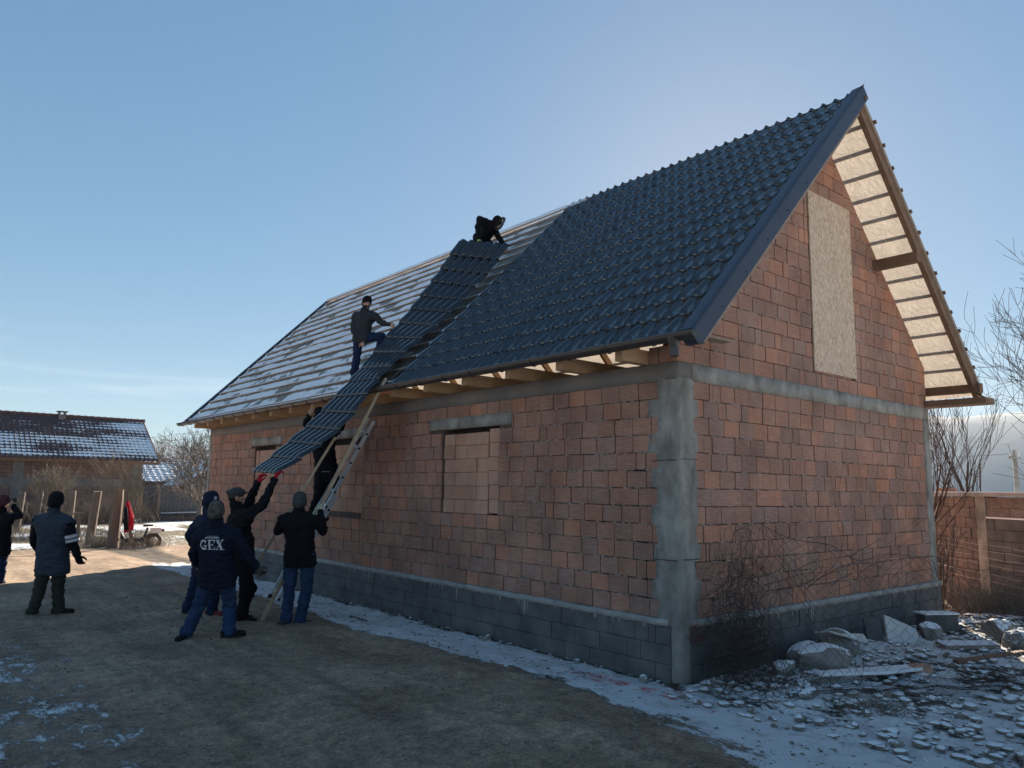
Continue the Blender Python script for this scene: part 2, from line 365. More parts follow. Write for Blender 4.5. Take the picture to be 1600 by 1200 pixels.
def fbm(x, y, s=0, o=5, g=0.5):
    t = 0; a = 1; k = 0
    for i in range(o): t = t + a*vnoise(x*2**i+i*17.3, y*2**i-i*9.1, s+i); k += a; a *= g
    return t/k
def sstep(a, b, x): t = np.clip((x-a)/(b-a), 0, 1); return t*t*(3-2*t)
# ------------------------------------------------------------------ ground
def ground_z(x, y, fine=True):
    x = np.asarray(x, float); y = np.asarray(y, float)
    road = 0.12*sstep(-0.3, -1.7, x) + 0.05
    yard = 0.13 + 0.05*sstep(0.3, 5.0, x)
    inyard = sstep(-0.2, 0.5, x)*sstep(0.3, -0.6, y)
    z = road*(1-inyard) + yard*inyard
    z = z*(1-sstep(16, 22, y)) + 0.0
    d = np.hypot(x+1, y-5)
    z = z + (fbm(x*0.25, y*0.25, 3, 3)-0.5)*0.10*sstep(14, 30, d)
    z = z + 0.16*np.exp(-((x-0.4)**2/2.0+(y-20.2)**2/1.2))            # earth mound by the last post
    z = z + np.where(d < 60, (fbm(x*1.3, y*1.3, 5, 4)-0.5)*0.045, 0)
    if fine:
        for rc, rw in ((-2.35, 0.13), (-3.95, 0.15), (-3.2, 0.1)):
            z = z - 0.022*np.exp(-((x-rc-0.25*np.sin(y*0.35)-0.05*np.sin(y*1.3))/rw)**2)*(0.4+fbm(x*2, y*1.1, 9, 3))*sstep(-6.9, -5, x)
        z = z + (fbm(x*9, y*9, 6, 4)-0.5)*0.034 + (fbm(x*4, y*4, 8, 3)-0.5)*(0.09*inyard + 0.055*sstep(-1.4, -0.9, x)*sstep(0.2, -0.1, x))
    return z
def axis(lo, hi, step, far, g=1.16):
    a = list(np.arange(lo, hi, step)); s = step; v = hi
    while v < far: a.append(v); s *= g; v += s
    a.append(far)
    s = step; v = lo-step; b = []
    while v > -far: b.append(v); s *= g; v -= s
    b.append(-far)
    return np.array(b[::-1]+a)
gx = axis(-7.0, 8.0, 0.045, 4700); gy = axis(-4.5, 9.0, 0.045, 4700)
GX, GY = np.meshgrid(gx, gy)
GZ = ground_z(GX, GY)
gm = grid_mesh(GX, GY, GZ)
# snow coverage laid out in world coordinates
edge = -1.32 + 0.28*(fbm(GX*0+GY*0.6, GY*0.6, 11, 3)-0.5)*2 - 0.35*sstep(0, -2.5, GY) + 0.10*np.sin(GY*1.1)
strip = sstep(edge-0.42, edge+0.38, GX)*sstep(0.06, -0.26, GX)*sstep(17.0, 13.5, GY)
wear = (fbm(GX*2.2, GY*1.1, 21, 4)-0.5)
strip = strip*(1.06 + 1.3*wear)
# the dirty track that runs down the middle of the strip
strip = strip - 0.14*np.exp(-((GX+0.75-0.1*np.sin(GY*1.7))/0.16)**2)*(GX < 0.2)*(GY < 6)*(0.4+fbm(GX*3, GY*2, 23, 3))
rim = sstep(-1.15-0.35, -0.85, GX - 0.25*sstep(0, -3, -GY)*0)*sstep(0.35, -0.25, GY)
yard = sstep(-1.25, -0.85, GX)*sstep(0.25, -0.25, GY)
yc = 0.70 + 1.1*(fbm(GX*2.6, GY*2.6, 31, 4)-0.5) + 0.16*sstep(0.1, -0.9, GX) - 0.12*sstep(3.5, 6, GX)
yardc = yard*yc
lb = sstep(-5.45, -6.0, GX + 0.5*(fbm(GX*1.2, GY*1.2, 41, 3)-0.5))*sstep(4.6, 2.6, GY)*sstep(0.4, 1.4, GY)*0.62
lb2 = sstep(-4.3, -5.3, GX)*sstep(7.5, 4.5, GY)*sstep(-1.0, 1.5, GY)*0.40*(0.6+fbm(GX*2, GY*2, 43, 4))
farp = 0.95*sstep(0.47, 0.60, fbm(GX*0.35, GY*0.5, 51, 4))*sstep(21, 24, GY)*sstep(160, 60, GY)*(GX < 30)
farc = 0.55*sstep(0.40, 0.62, fbm(GX*0.01, GY*0.01, 55, 4))*sstep(100, 200, np.hypot(GX, GY))
verge = 0.42*sstep(-1.2, -0.2, GX)*sstep(17, 21.5, GY)*sstep(0.45, 0.6, fbm(GX*0.9, GY*0.9, 57, 4))
rgt = 0.42*sstep(5.5, 7, GX)*sstep(3, -6, GY)*(fbm(GX*1.1, GY*1.1, 61, 4))*1.2
bounce_snow = (0.66+0.5*(fbm(GX*0.12, GY*0.12, 63, 4)-0.5))*np.clip(sstep(-8.5, -11, GX)*sstep(14, 8, GY) + sstep(-7, -9.5, GY) + sstep(14, 20, GX), 0, 1)  # snow added outside the view to bounce sunlight onto the shaded walls
sn = np.maximum.reduce([bounce_snow, strip, yardc, lb, lb2, farp, farc, verge, rgt])
set_attr(gm, 'snow', np.clip(sn, 0, 1))
set_attr(gm, 'rough', np.clip(yard + sstep(-1.3, -1.0, GX)*sstep(0.3, 0, GX), 0, 1))
set_attr(gm, 'grass', np.clip(sstep(20.5, 24, GY)*sstep(400, 60, GY) + sstep(30, 90, np.hypot(GX, GY)), 0, 1))
def ground_mat():
    m, nt, b = new_mat('earth_road'); L = nt.links
    b.inputs['Roughness'].default_value = 0.95; b.inputs['Specular IOR Level'].default_value = 0.2
    v = coords(nt, (1, 1, 1), 'World')
    n1 = N(nt, 'ShaderNodeTexNoise', Scale=0.9, Detail=10, Roughness=0.62); L.new(v, n1.inputs['Vector'])
    r1 = ramp(nt, [(0.30, (0.27, 0.195, 0.14)), (0.52, (0.40, 0.295, 0.215)), (0.72, (0.52, 0.40, 0.30))]); L.new(n1.outputs['Fac'], r1.inputs['Fac'])
    n2 = N(nt, 'ShaderNodeTexNoise', Scale=38, Detail=8, Roughness=0.75); L.new(v, n2.inputs['Vector'])
    r2 = ramp(nt, [(0.28, (0.38, 0.38, 0.40)), (0.5, (0.92, 0.92, 0.92)), (0.72, (1.6, 1.55, 1.5))]); L.new(n2.outputs['Fac'], r2.inputs['Fac'])
    mm = N(nt, 'ShaderNodeMix', data_type='RGBA', blend_type='MULTIPLY'); mm.inputs['Factor'].default_value = 1; L.new(r1.outputs['Color'], mm.inputs['A']); L.new(r2.outputs['Color'], mm.inputs['B'])
    vt_ = coords(nt, (2.6, 0.30, 1), 'World')
    n6 = N(nt, 'ShaderNodeTexNoise', Scale=1.5, Detail=7, Roughness=0.7, Distortion=0.4); L.new(vt_, n6.inputs['Vector'])
    r6 = ramp(nt, [(0.34, (0.78, 0.78, 0.80)), (0.5, (0.99, 0.99, 0.99)), (0.66, (1.16, 1.15, 1.12))]); L.new(n6.outputs['Fac'], r6.inputs['Fac'])
    m6 = N(nt, 'ShaderNodeMix', data_type='RGBA', blend_type='MULTIPLY'); m6.inputs['Factor'].default_value = 1; L.new(mm.outputs['Result'], m6.inputs['A']); L.new(r6.outputs['Color'], m6.inputs['B'])
    n7 = N(nt, 'ShaderNodeTexNoise', Scale=7.5, Detail=9, Roughness=0.8); L.new(v, n7.inputs['Vector'])
    r7 = ramp(nt, [(0.36, (0.60, 0.60, 0.62)), (0.5, (1.0, 1.0, 1.0)), (0.64, (1.38, 1.34, 1.28))]); L.new(n7.outputs['Fac'], r7.inputs['Fac'])
    m7 = N(nt, 'ShaderNodeMix', data_type='RGBA', blend_type='MULTIPLY'); m7.inputs['Factor'].default_value = 1; L.new(m6.outputs['Result'], m7.inputs['A']); L.new(r7.outputs['Color'], m7.inputs['B'])
    mm = m7
    # scattered pale grit and dark pebbles
    vo = N(nt, 'ShaderNodeTexVoronoi', Scale=22.0, feature='F1'); L.new(v, vo.inputs['Vector'])
    sp = N(nt, 'ShaderNodeSeparateColor'); L.new(vo.outputs['Color'], sp.inputs['Color'])
    lt = N(nt, 'ShaderNodeMath', operation='LESS_THAN'); lt.inputs[1].default_value = 0.22; L.new(vo.outputs['Distance'], lt.inputs[0])
    gt = N(nt, 'ShaderNodeMath', operation='GREATER_THAN'); gt.inputs[1].default_value = 0.90; L.new(sp.outputs[0], gt.inputs[0])
    ml = N(nt, 'ShaderNodeMath', operation='MULTIPLY'); L.new(lt.outputs[0], ml.inputs[0]); L.new(gt.outputs[0], ml.inputs[1])
    gc = ramp(nt, [(0.0, (0.06, 0.05, 0.045)), (0.5, (0.12, 0.10, 0.085)), (0.55, (0.36, 0.33, 0.30)), (1.0, (0.45, 0.42, 0.38))]); L.new(sp.outputs[1], gc.inputs['Fac'])
    mg = N(nt, 'ShaderNodeMix', data_type='RGBA'); L.new(ml.outputs[0], mg.inputs['Factor']); L.new(mm.outputs['Result'], mg.inputs['A']); L.new(gc.outputs['Color'], mg.inputs['B'])
    # dead grass / darker soil further off
    ag = N(nt, 'ShaderNodeAttribute', attribute_name='grass'); n3 = N(nt, 'ShaderNodeTexNoise', Scale=5, Detail=8, Roughness=0.7); L.new(v, n3.inputs['Vector'])
    r3 = ramp(nt, [(0.35, (0.10, 0.085, 0.06)), (0.65, (0.24, 0.20, 0.13))]); L.new(n3.outputs['Fac'], r3.inputs['Fac'])
    mq = N(nt, 'ShaderNodeMix', data_type='RGBA'); L.new(ag.outputs['Fac'], mq.inputs['Factor']); L.new(mg.outputs['Result'], mq.inputs['A']); L.new(r3.outputs['Color'], mq.inputs['B'])
    ar = N(nt, 'ShaderNodeAttribute', attribute_name='rough')
    r4 = ramp(nt, [(0.35, (0.060, 0.050, 0.042)), (0.65, (0.17, 0.14, 0.115))]); L.new(n3.outputs['Fac'], r4.inputs['Fac'])
    mr_ = N(nt, 'ShaderNodeMix', data_type='RGBA'); L.new(ar.outputs['Fac'], mr_.inputs['Factor']); L.new(mq.outputs['Result'], mr_.inputs['A']); L.new(r4.outputs['Color'], mr_.inputs['B'])
    # snow
    at = N(nt, 'ShaderNodeAttribute', attribute_name='snow')
    v2 = coords(nt, (1.0, 0.55, 1), 'World')
    nf = N(nt, 'ShaderNodeTexNoise', Scale=26, Detail=7, Roughness=0.75); L.new(v2, nf.inputs['Vector'])
    nm = N(nt, 'ShaderNodeTexNoise', Scale=5, Detail=5, Roughness=0.6); L.new(v2, nm.inputs['Vector'])
    a1 = N(nt, 'ShaderNodeMath', operation='ADD'); L.new(nf.outputs['Fac'], a1.inputs[0]); L.new(nm.outputs['Fac'], a1.inputs[1])
    a2 = N(nt, 'ShaderNodeMath', operation='MULTIPLY'); a2.inputs[1].default_value = 0.5; L.new(a1.outputs[0], a2.inputs[0])
    a3 = N(nt, 'ShaderNodeMath', operation='ADD'); a4 = N(nt, 'ShaderNodeMapRange'); a4.clamp = False; a4.inputs['From Min'].default_value = 0.3; a4.inputs['From Max'].default_value = 0.7; a4.inputs['To Min'].default_value = 0.0; a4.inputs['To Max'].default_value = 1.0; L.new(a2.outputs[0], a4.inputs['Value']); L.new(a4.outputs['Result'], a3.inputs[0]); L.new(at.outputs['Fac'], a3.inputs[1])
    mr = N(nt, 'ShaderNodeMapRange', interpolation_type='SMOOTHSTEP'); mr.inputs['From Min'].default_value = 0.92; mr.inputs['From Max'].default_value = 1.10; L.new(a3.outputs[0], mr.inputs['Value'])
    ms = N(nt, 'ShaderNodeMix', data_type='RGBA'); nd = N(nt, 'ShaderNodeTexNoise', Scale=3.2, Detail=9, Roughness=0.75); L.new(v, nd.inputs['Vector']); rd = ramp(nt, [(0.30, (0.52, 0.50, 0.48)), (0.5, (0.84, 0.85, 0.87)), (0.7, (0.90, 0.91, 0.93))]); L.new(nd.outputs['Fac'], rd.inputs['Fac']); L.new(rd.outputs['Color'], ms.inputs['B']); L.new(mr.outputs['Result'], ms.inputs['Factor']); L.new(mr_.outputs['Result'], ms.inputs['A'])
    L.new(ms.outputs['Result'], b.inputs['Base Color'])
    n5 = N(nt, 'ShaderNodeTexNoise', Scale=30, Detail=10, Roughness=0.75); L.new(v, n5.inputs['Vector'])
    hh = N(nt, 'ShaderNodeMath', operation='ADD'); L.new(n5.outputs['Fac'], hh.inputs[0]); L.new(mr.outputs['Result'], hh.inputs[1])
    bp = N(nt, 'ShaderNodeBump', Strength=1.0, Distance=0.045); L.new(hh.outputs[0], bp.inputs['Height']); L.new(bp.outputs['Normal'], b.inputs['Normal'])
    return m
M['ground'] = ground_mat()
tag(link('ground', gm, 'ground', smooth=True), kind='structure')
def gz(x, y): return float(ground_z(x, y, False))

# hills all round the horizon, higher to the right of the view
az = np.linspace(-math.pi, math.pi, 721); rr_ = np.array([2600, 2900, 3200, 3500, 3800, 4100, 4400, 4800])
A_, R_ = np.meshgrid(az, rr_)
def hill_h(a):
    d = np.degrees(a)
    h = 150 + 0*d
    for c_, w_, k_ in ((0, 30, 20), (14, 9, 28), (45, 20, 60), (72, 24, 215), (95, 18, 60), (150, 40, 120), (-60, 40, 80), (-140, 40, 130)):
        h = h + k_*np.exp(-((d-c_)/w_)**2)
    return h
prof = np.array([0, .28, .50, .72, .9, 1.0, .9, .6])
HZ = hill_h(A_)*prof[:, None]*(1 + 0.16*(fbm(A_*14, R_/500, 71, 5)-0.5)) - 5
tag(link('hills', grid_mesh(R_*np.sin(A_), R_*np.cos(A_), HZ), simple('wooded_hill', (0.055, 0.06, 0.055), (0.11, 0.11, 0.10), 0.95, 0.01, 0), smooth=True), kind='structure')

# ------------------------------------------------------------------ the house
LEN, WID = 15.08, 6.636
E_, ZE, ZR = 0.583, 3.678, 7.6365
SL = (ZR-ZE)/(WID/2+E_); SL2 = 1.0
RX = WID/2
def zn(x, dz=0.0): return ZE + SL*(x+E_) + dz          # near slope surface
def zf(x, dz=0.0): return ZR - SL2*(x-RX) + dz          # far slope surface
house = thing('brick_house', (RX, LEN/2, 0), 'unfinished red block house with a steep roof half covered in dark metal tiles', 'house')
OPEN = [(3.12, 4.50, 1.70, 2.95), (6.96, 8.45, 1.60, 2.95), (10.85, 12.00, 1.65, 2.95)]

# wall cores (mortar showing in the joints)
core = MB()
ys = sorted({0.02, LEN-0.02} | {o[0] for o in OPEN} | {o[1] for o in OPEN})
for a, b in zip(ys[:-1], ys[1:]):
    op = [o for o in OPEN if o[0] <= a+1e-6 and b <= o[1]+1e-6]
    if op: core.box(0.022, 0.24, a, b, 0.0, op[0][2]); core.box(0.022, 0.24, a, b, op[0][3], 3.30)
    else: core.box(0.022, 0.24, a, b, 0.0, 3.30)
long_wall = core.build('wall', 'mortar', house)
tag(long_wall, 'long side wall with three blocked-up windows')
gc = MB(); gc.box(0.24, WID-0.02, 0.022, 0.24, 0.0, 3.30)
def gtop(x): return min(zn(x, -0.16), zf(x, -0.16))
gc.prism([(0.03, 0.024, 3.5), (WID, 0.024, 3.5), (WID, 0.024, gtop(WID)), (RX, 0.024, gtop(RX)), (0.03, 0.024, gtop(0))], (0, 0.2, 0))
gable = gc.build('wall', 'mortar', house)
tag(gable, 'gable wall under the roof peak')
bw = MB(); bw.box(WID-0.24, WID, 0.24, LEN, 0, 3.5); bw.box(0.24, WID-0.24, LEN-0.24, LEN, 0, 3.5)
bw.prism([(0.0, LEN-0.24, 3.5), (WID, LEN-0.24, 3.5), (WID, LEN-0.24, gtop(WID)), (RX, LEN-0.24, gtop(RX)), (0.0, LEN-0.24, gtop(0))], (0, 0.24, 0))
tag(bw.build('wall', 'brick', house), 'rear walls')

# blocks: collect first, keep the 300 nearest as objects of their own
def unit_brick():
    c = 0.03; me = bpy.data.meshes.new('brick'); bm = bmesh.new(); bmesh.ops.create_cube(bm, size=1)
    bmesh.ops.bevel(bm, geom=list(bm.edges), offset=0.018, segments=1, affect='EDGES'); bm.to_mesh(me); bm.free(); me.materials.append(M['brick']); return me
UB = unit_brick()
UBP = UB.copy(); UBP.materials.clear(); UBP.materials.append(M['brick_pale'])
UBC = UB.copy(); UBC.materials.clear(); UBC.materials.append(M['block'])
bricks = []      # (parent, centre, size)
def row_cuts(a, b, w, seed, off):
    r = random.Random(seed); out = []; y = a + off
    if off > 0.05: out.append((a, y))
    while y < b-0.02:
        k = r.random(); ww = w*r.uniform(0.94, 1.05) if k > 0.16 else (w*0.5 if k > 0.06 else w*0.22 if k > 0.03 else w*1.55)
        e = min(y+ww, b)
        if b-e < 0.06: e = b
        out.append((y, e)); y = e
    return out
JH, JV = 0.010, 0.012
for k in range(13):
    z0 = 0.70+0.2*k; z1 = z0+0.2
    off0 = (0.22, 0.31)[k % 2]
    for a, b in row_cuts(off0, 14.96 - (0.0, 0.05)[k % 2], 0.285, 100+k, (k % 3)*0.093+0.06):
        segs = [(a, b)]
        for (oa, ob, oz0, oz1) in OPEN:
            if z1-0.05 > oz0 and z0+0.05 < oz1:
                ns = []
                for s in segs:
                    if s[1] <= oa or s[0] >= ob: ns.append(s)
                    else:
                        if s[0] < oa-0.03: ns.append((s[0], oa))
                        if s[1] > ob+0.03: ns.append((ob, s[1]))
                segs = ns
        lint = [(2.84, 4.86), (6.80, 8.92), (10.5, 12.25)]
        if 2.9 < z0 < 3.05:
            for (oa, ob) in lint:
                ns = []
                for s in segs:
                    if s[1] <= oa or s[0] >= ob: ns.append(s)
                    else:
                        if s[0] < oa-0.03: ns.append((s[0], oa))
                        if s[1] > ob+0.03: ns.append((ob, s[1]))
                segs = ns
        for s in segs:
            if s[1]-s[0] > 0.04:
                pr_ = rng.uniform(-0.007, 0.006)
                bricks.append((long_wall, Vector((0.035+pr_, (s[0]+s[1])/2, (z0+z1)/2+rng.uniform(-.002, .002))), (0.07, s[1]-s[0]-JV*rng.uniform(.5, 1.6), 0.2-JH*rng.uniform(.7, 1.4)), rng.gauss(0, 0.006)))
for k in range(13):
    z0 = 0.70+0.2*k
    off0 = (0.22, 0.27)[k % 2]
    for a, b in row_cuts(off0, 6.44, 0.302, 300+k, (k % 2)*0.14+0.05):
        bricks.append((gable, Vector(((a+b)/2, 0.035+rng.uniform(-.004, .004), z0+0.1+rng.uniform(-.002, .002))), (b-a-JV*rng.uniform(.5, 1.6), 0.07, 0.2-JH*rng.uniform(.7, 1.4)), rng.gauss(0, 0.006)))
# upper gable: blocks cut to the roof slopes
def clip(poly, f):
    out = []
    for i in range(len(poly)):
        p, q = poly[i], poly[(i+1) % len(poly)]; fp, fq = f(p), f(q)
        if fp >= 0: out.append(p)
        if (fp >= 0) != (fq >= 0):
            t = fp/(fp-fq); out.append((p[0]+(q[0]-p[0])*t, p[1]+(q[1]-p[1])*t))
    return out
cut_bricks = []
for k in range(20):
    z0 = 3.5+0.2*k; z1 = z0+0.2
    xa = max(0.0, (z0 - ZE + 0.13)/SL - E_); xb = min(WID, RX + (ZR-0.13-z0)/SL2)
    if xb-xa < 0.15: break
    xa = math.floor(xa/0.302)*0.302 if xa > 0 else 0.0
    for a, b in row_cuts(max(0, xa-(k % 2)*0.15), xb, 0.302, 500+k, 0.0):
        if a > 2.96 and b < 4.19 and z0 > 3.75 and z1 < 6.28: continue
        if z1 > 3.75 and z0 < 6.3 and a < 4.18 and b > 2.97:
            if a < 2.97: b = 2.97
            elif b > 4.18: a = 4.18
            elif z0 > 3.75: continue
            if b-a < 0.05: continue
        w = (b-a)-JV; h = 0.2-JH; cx, cz = (a+b)/2, (z0+z1)/2
        poly = [(cx-w/2, cz-h/2), (cx+w/2, cz-h/2), (cx+w/2, cz+h/2), (cx-w/2, cz+h/2)]
        inside = all(p[1] < gtop(p[0])+0.015 for p in poly)
        if inside: bricks.append((gable, Vector((cx, 0.035+rng.uniform(-.004, .004), cz)), (w, 0.07, h), rng.gauss(0, 0.006)))
        else:
            # rough hand-cut end
            pc = clip(clip(poly, lambda p: zn(p[0], -0.15)-p[1]), lambda p: zf(p[0], -0.15)-p[1])
            if len(pc) > 2: cut_bricks.append(pc)
# short return of the first course above the ring beam, seen beneath the eave
bricks.append((long_wall, Vector((0.035, 0.13, 3.6)), (0.07, 0.25, 0.19), 0))
bricks.append((long_wall, Vector((0.035, 0.335, 3.6)), (0.07, 0.13, 0.19), 0))
def near_size(e): return (e[2][0]*e[2][2] if e[0] is gable else e[2][1]*e[2][2]) / (e[1]-CAM).length_squared
bricks.sort(key=near_size, reverse=True)
rest = MB()
def place(me, name, parent, c, size, tilt=0.0, axis_='X'):
    o = bpy.data.objects.new(name, me); col.objects.link(o); o.parent = parent; o.matrix_parent_inverse = Matrix.Translation(-root_loc(parent))
    o.location = c; o.scale = size
    o.rotation_euler = (rng.gauss(0, .003), rng.gauss(0, .004), rng.gauss(0, .007))
    return o
BV = [tuple(v.co) for v in UB.vertices]; BF = [tuple(p.vertices) for p in UB.polygons]
def slab_into(mb, c, size): mb.add([(c[0]+v[0]*size[0], c[1]+v[1]*size[1], c[2]+v[2]*size[2]) for v in BV], BF)
for i, (par, c, size, t) in enumerate(bricks):
    if i < 296: place(UB, 'brick', par, c, size)
    else: slab_into(rest, c, size)
for pc in cut_bricks: rest.prism([(p[0], 0.002, p[1]) for p in pc], (0, 0.07, 0))
tag(rest.build('bricks', 'brick', house), kind='stuff')

# blocks stacked loose in the window openings
def filling(y0, y1, z0, z1, w, seed, side=None, h=0.2):
    r = random.Random(seed); z = z0; k = 0
    while z + h*0.6 < z1:
        y = y0 + (0.0 if k % 2 else 0.0); hh = min(h, z1-z)
        while y < y1-0.04:
            e = min(y+w, y1)
            place(UBP, 'loose_brick', long_wall, (0.085+r.uniform(-.012, .012), (y+e)/2, z+hh/2), (0.1, e-y-0.006, hh-0.006)); y = e
        z += hh; k += 1
    bk = MB(); bk.box(0.16, 0.20, y0-0.1, y1+0.1, z0, z1+0.12); return bk
bk1 = filling(3.38, 4.48, 1.70, 2.88, 0.275, 1); bk1b = filling(3.14, 3.37, 1.72, 2.93, 0.23, 2)
for z in np.arange(1.74, 2.9, 0.2):
    pass
bk2 = filling(6.98, 8.43, 1.60, 2.84, 0.29, 3, h=0.25); bk3 = filling(10.87, 11.98, 1.65, 2.86, 0.24, 4, h=0.3)
for (a, b, z0, z1) in OPEN: d = MB(); d.box(0.20, 0.23, a, b, z0, z1); d.build('shade_panel', 'hole_shade', house)  # added dark panels, painting the indoor shade behind the stacked blocks
# lintels: rough cast concrete
def rough_box(name, x0, x1, y0, y1, z0, z1, mat, parent, step=0.05, amp=0.008, seed=0):
    bm = bmesh.new(); bmesh.ops.create_cube(bm, size=1)
    for v in bm.verts: v.co = Vector(((x0+x1)/2+v.co.x*(x1-x0), (y0+y1)/2+v.co.y*(y1-y0), (z0+z1)/2+v.co.z*(z1-z0)))
    dims = (x1-x0, y1-y0, z1-z0)
    for ax in range(3):
        n = int(dims[ax]/step)
        if n > 1:
            lo = (x0, y0, z0)[ax]
            for k in range(1, n):
                co = [0, 0, 0]; no = [0, 0, 0]; co[ax] = lo+dims[ax]*k/n; no[ax] = 1
                bmesh.ops.bisect_plane(bm, geom=list(bm.verts)+list(bm.edges)+list(bm.faces), plane_co=co, plane_no=no)
    for v in bm.verts:
        n_ = mnoise.noise_vector(v.co*7+Vector((seed*3.1, 0, 0)))*amp + mnoise.noise_vector(v.co*24)*amp*0.5; v.co += n_
    me = bpy.data.meshes.new(name); bm.to_mesh(me); bm.free(); return link(name, me, mat, parent, True)
for i, (a, b) in enumerate(((2.84, 4.86), (6.80, 8.92), (10.5, 12.25))):
    rough_box('lintel', -0.014, 0.2, a, b, 2.955, 3.125, 'concrete', house, 0.06, 0.007, i)
rough_box('ring_beam', -0.012, 0.25, 0.0, LEN, 3.30, 3.50, 'old_concrete', house, 0.07, 0.007, 5)
rough_box('ring_beam', 0.26, WID, -0.012, 0.25, 3.30, 3.50, 'concrete', house, 0.07, 0.007, 6)

# corner columns whose concrete ran out between the toothed blocks
def column(name, long_w, gable_w, corner, sy=1, z0=0.0, z1=3.32, seed=0):
    """profile strips; corner = (x, y), long_w along y (face x=corner.x), gable_w along x (face y=corner.y)"""
    r = random.Random(seed); n = int((z1-z0)/0.02); mb = MB(); vs = []
    for i in range(n+1):
        z = z0+(z1-z0)*i/n; k = int(max(0, (z-0.7))/0.2)
        tooth = ((0.0, 0.095)[k % 2]+0.025*math.sin(k*2.7+seed)) if z > 0.7 else 0.03
        t2 = ((0.0, 0.05)[k % 2]+0.02*math.sin(k*3.9+seed)) if z > 0.7 else 0.02
        fz = ((z-0.7) % 0.2)/0.2
        n1 = mnoise.noise(Vector((seed, z*3, 0)))*0.04 + mnoise.noise(Vector((seed+4, z*23, 0)))*0.022
        n2 = mnoise.noise(Vector((seed+9, z*5, 0)))*0.03 + mnoise.noise(Vector((seed+7, z*17, 0)))*0.015
        px = -0.012 + mnoise.noise(Vector((seed+2, z*4, 3)))*0.008
        ly = long_w+tooth+n1; gx_ = gable_w+t2+n2
        cx, cy = corner
        vs.append([(cx+0.05, cy+ly, z), (cx+px+0.006, cy+ly-0.004, z), (cx+px-0.004, cy+ly*0.6, z), (cx+px, cy+0.05, z), (cx+px+0.006, cy+px*0.6, z), (cx+0.05, cy+px, z), (cx+gx_*0.6, cy+px-0.004, z), (cx+gx_-0.004, cy+px+0.006, z), (cx+gx_, cy+0.05, z)])
    m_ = len(vs[0]); fl = [Vector(p) for row in vs for p in row]
    fs = [(i*m_+j, i*m_+j+1, (i+1)*m_+j+1, (i+1)*m_+j) for i in range(n) for j in range(m_-1)]
    mb.add(fl, fs); return mb.build(name, 'concrete', house, True)
column('corner_column', 0.30, 0.29, (0, 0), seed=3)
for z_ in (2.40, 1.32): mb = MB(); mb.box(-0.019, -0.004, 0.03, 0.36, z_, z_+0.012); mb.box(0.03, 0.33, -0.019, -0.004, z_+0.015, z_+0.024); mb.build('pour_joint', 'mortar', house)
rough_box('corner_column', WID-0.2, WID+0.012, -0.014, 0.2, 0.0, 3.3, 'concrete', house, 0.07, 0.01, 8)
rough_box('corner_column', -0.014, 0.2, LEN-0.14, LEN+0.012, 0.0, 3.3, 'concrete', house, 0.07, 0.01, 9)

# foundation of concrete blocks under a cement band
found = MB(); found.box(0.0, 0.2, 0.0, LEN, -0.2, 0.64); found.box(0.2, WID, 0.0, 0.2, -0.2, 0.64)
fo = found.build('foundation', 'mortar', house)
for k in range(4):
    z0 = -0.16+0.2*k
    for a, b in row_cuts(0.12+0.0, LEN+0.04, 0.4, 700+k, (k % 2)*0.2):
        pr_ = rng.uniform(-0.004, 0.006)
        place(UBC, 'concrete_block', fo, (-0.005+pr_, (a+b)/2, z0+0.1), (0.07, b-a-0.006, 0.194))
    for a, b in row_cuts(0.12, WID+0.04, 0.4, 720+k, (k % 2)*0.2):
        place(UBC, 'concrete_block', fo, ((a+b)/2, -0.005+rng.uniform(-0.004, 0.006), z0+0.1), (b-a-0.006, 0.07, 0.194))
rough_box('cement_band', -0.055, 0.1, 0.15, LEN+0.05, 0.632, 0.702, 'concrete2', house, 0.045, 0.012, 12)
rough_box('cement_band', 0.15, WID+0.06, -0.055, 0.1, 0.632, 0.702, 'concrete2', house, 0.045, 0.012, 13)
dr = MB(); r = random.Random(5)
for i in range(150):
    L_ = r.random()
    onlong = r.random() < 0.7
    t = r.uniform(0.3, LEN if onlong else WID)
    cl = mnoise.noise(Vector((t*0.9, 4 if onlong else 9, 0)))
    ln = 0.025 + 0.05*r.random() + (0.16*r.random()**2 if cl > 0.1 else 0.0)
    w = r.uniform(0.005, 0.016)
    q = [(-w, 0), (w, 0), (w*0.7, -ln*0.6), (0, -ln), (-w*0.7, -ln*0.6)]
    if onlong: dr.prism([(-0.046, t+a, 0.64+b) for a, b in q], (0.01, 0, 0))
    else: dr.prism([(t+a, -0.046, 0.64+b) for a, b in q], (0, 0.01, 0))
tag(dr.build('mortar_drips', 'concrete2', house), kind='stuff')

ms_ = MB(); r = random.Random(15)
for i in range(1500):             # mortar squeezed out of the bed joints
    onlong = r.random() < 0.55; k = r.randrange(0, 13); z = 0.70+0.2*k
    t = (0.45+14.3*r.random()**1.8) if onlong else (0.4+6.0*r.random())
    if onlong and any(o[0]-.05 < t < o[1]+.05 and o[2]-.02 < z < o[3]+.2 for o in OPEN): continue
    if not onlong and r.random() < 0.35:
        z = 3.5+0.2*r.randrange(1, 14)
        if z > gtop(t)-0.1 or (2.9 < t < 4.25 and 3.7 < z < 6.35): continue
    w = r.uniform(0.015, 0.07); h = r.uniform(0.005, 0.011); n = 6; q = [(w*math.cos(2*math.pi*j/n)*r.uniform(.7, 1.1), h*math.sin(2*math.pi*j/n)*r.uniform(.6, 1.2)-(0.004 if j > 3 else 0)) for j in range(n)]
    if onlong: ms_.prism([(-0.006, t+a_, z+b_) for a_, b_ in q], (0.012, 0, 0))
    else: ms_.prism([(t+a_, -0.006, z+b_) for a_, b_ in q], (0, 0.012, 0))
tag(ms_.build('mortar_smears', 'mortar_pale', house), kind='stuff')
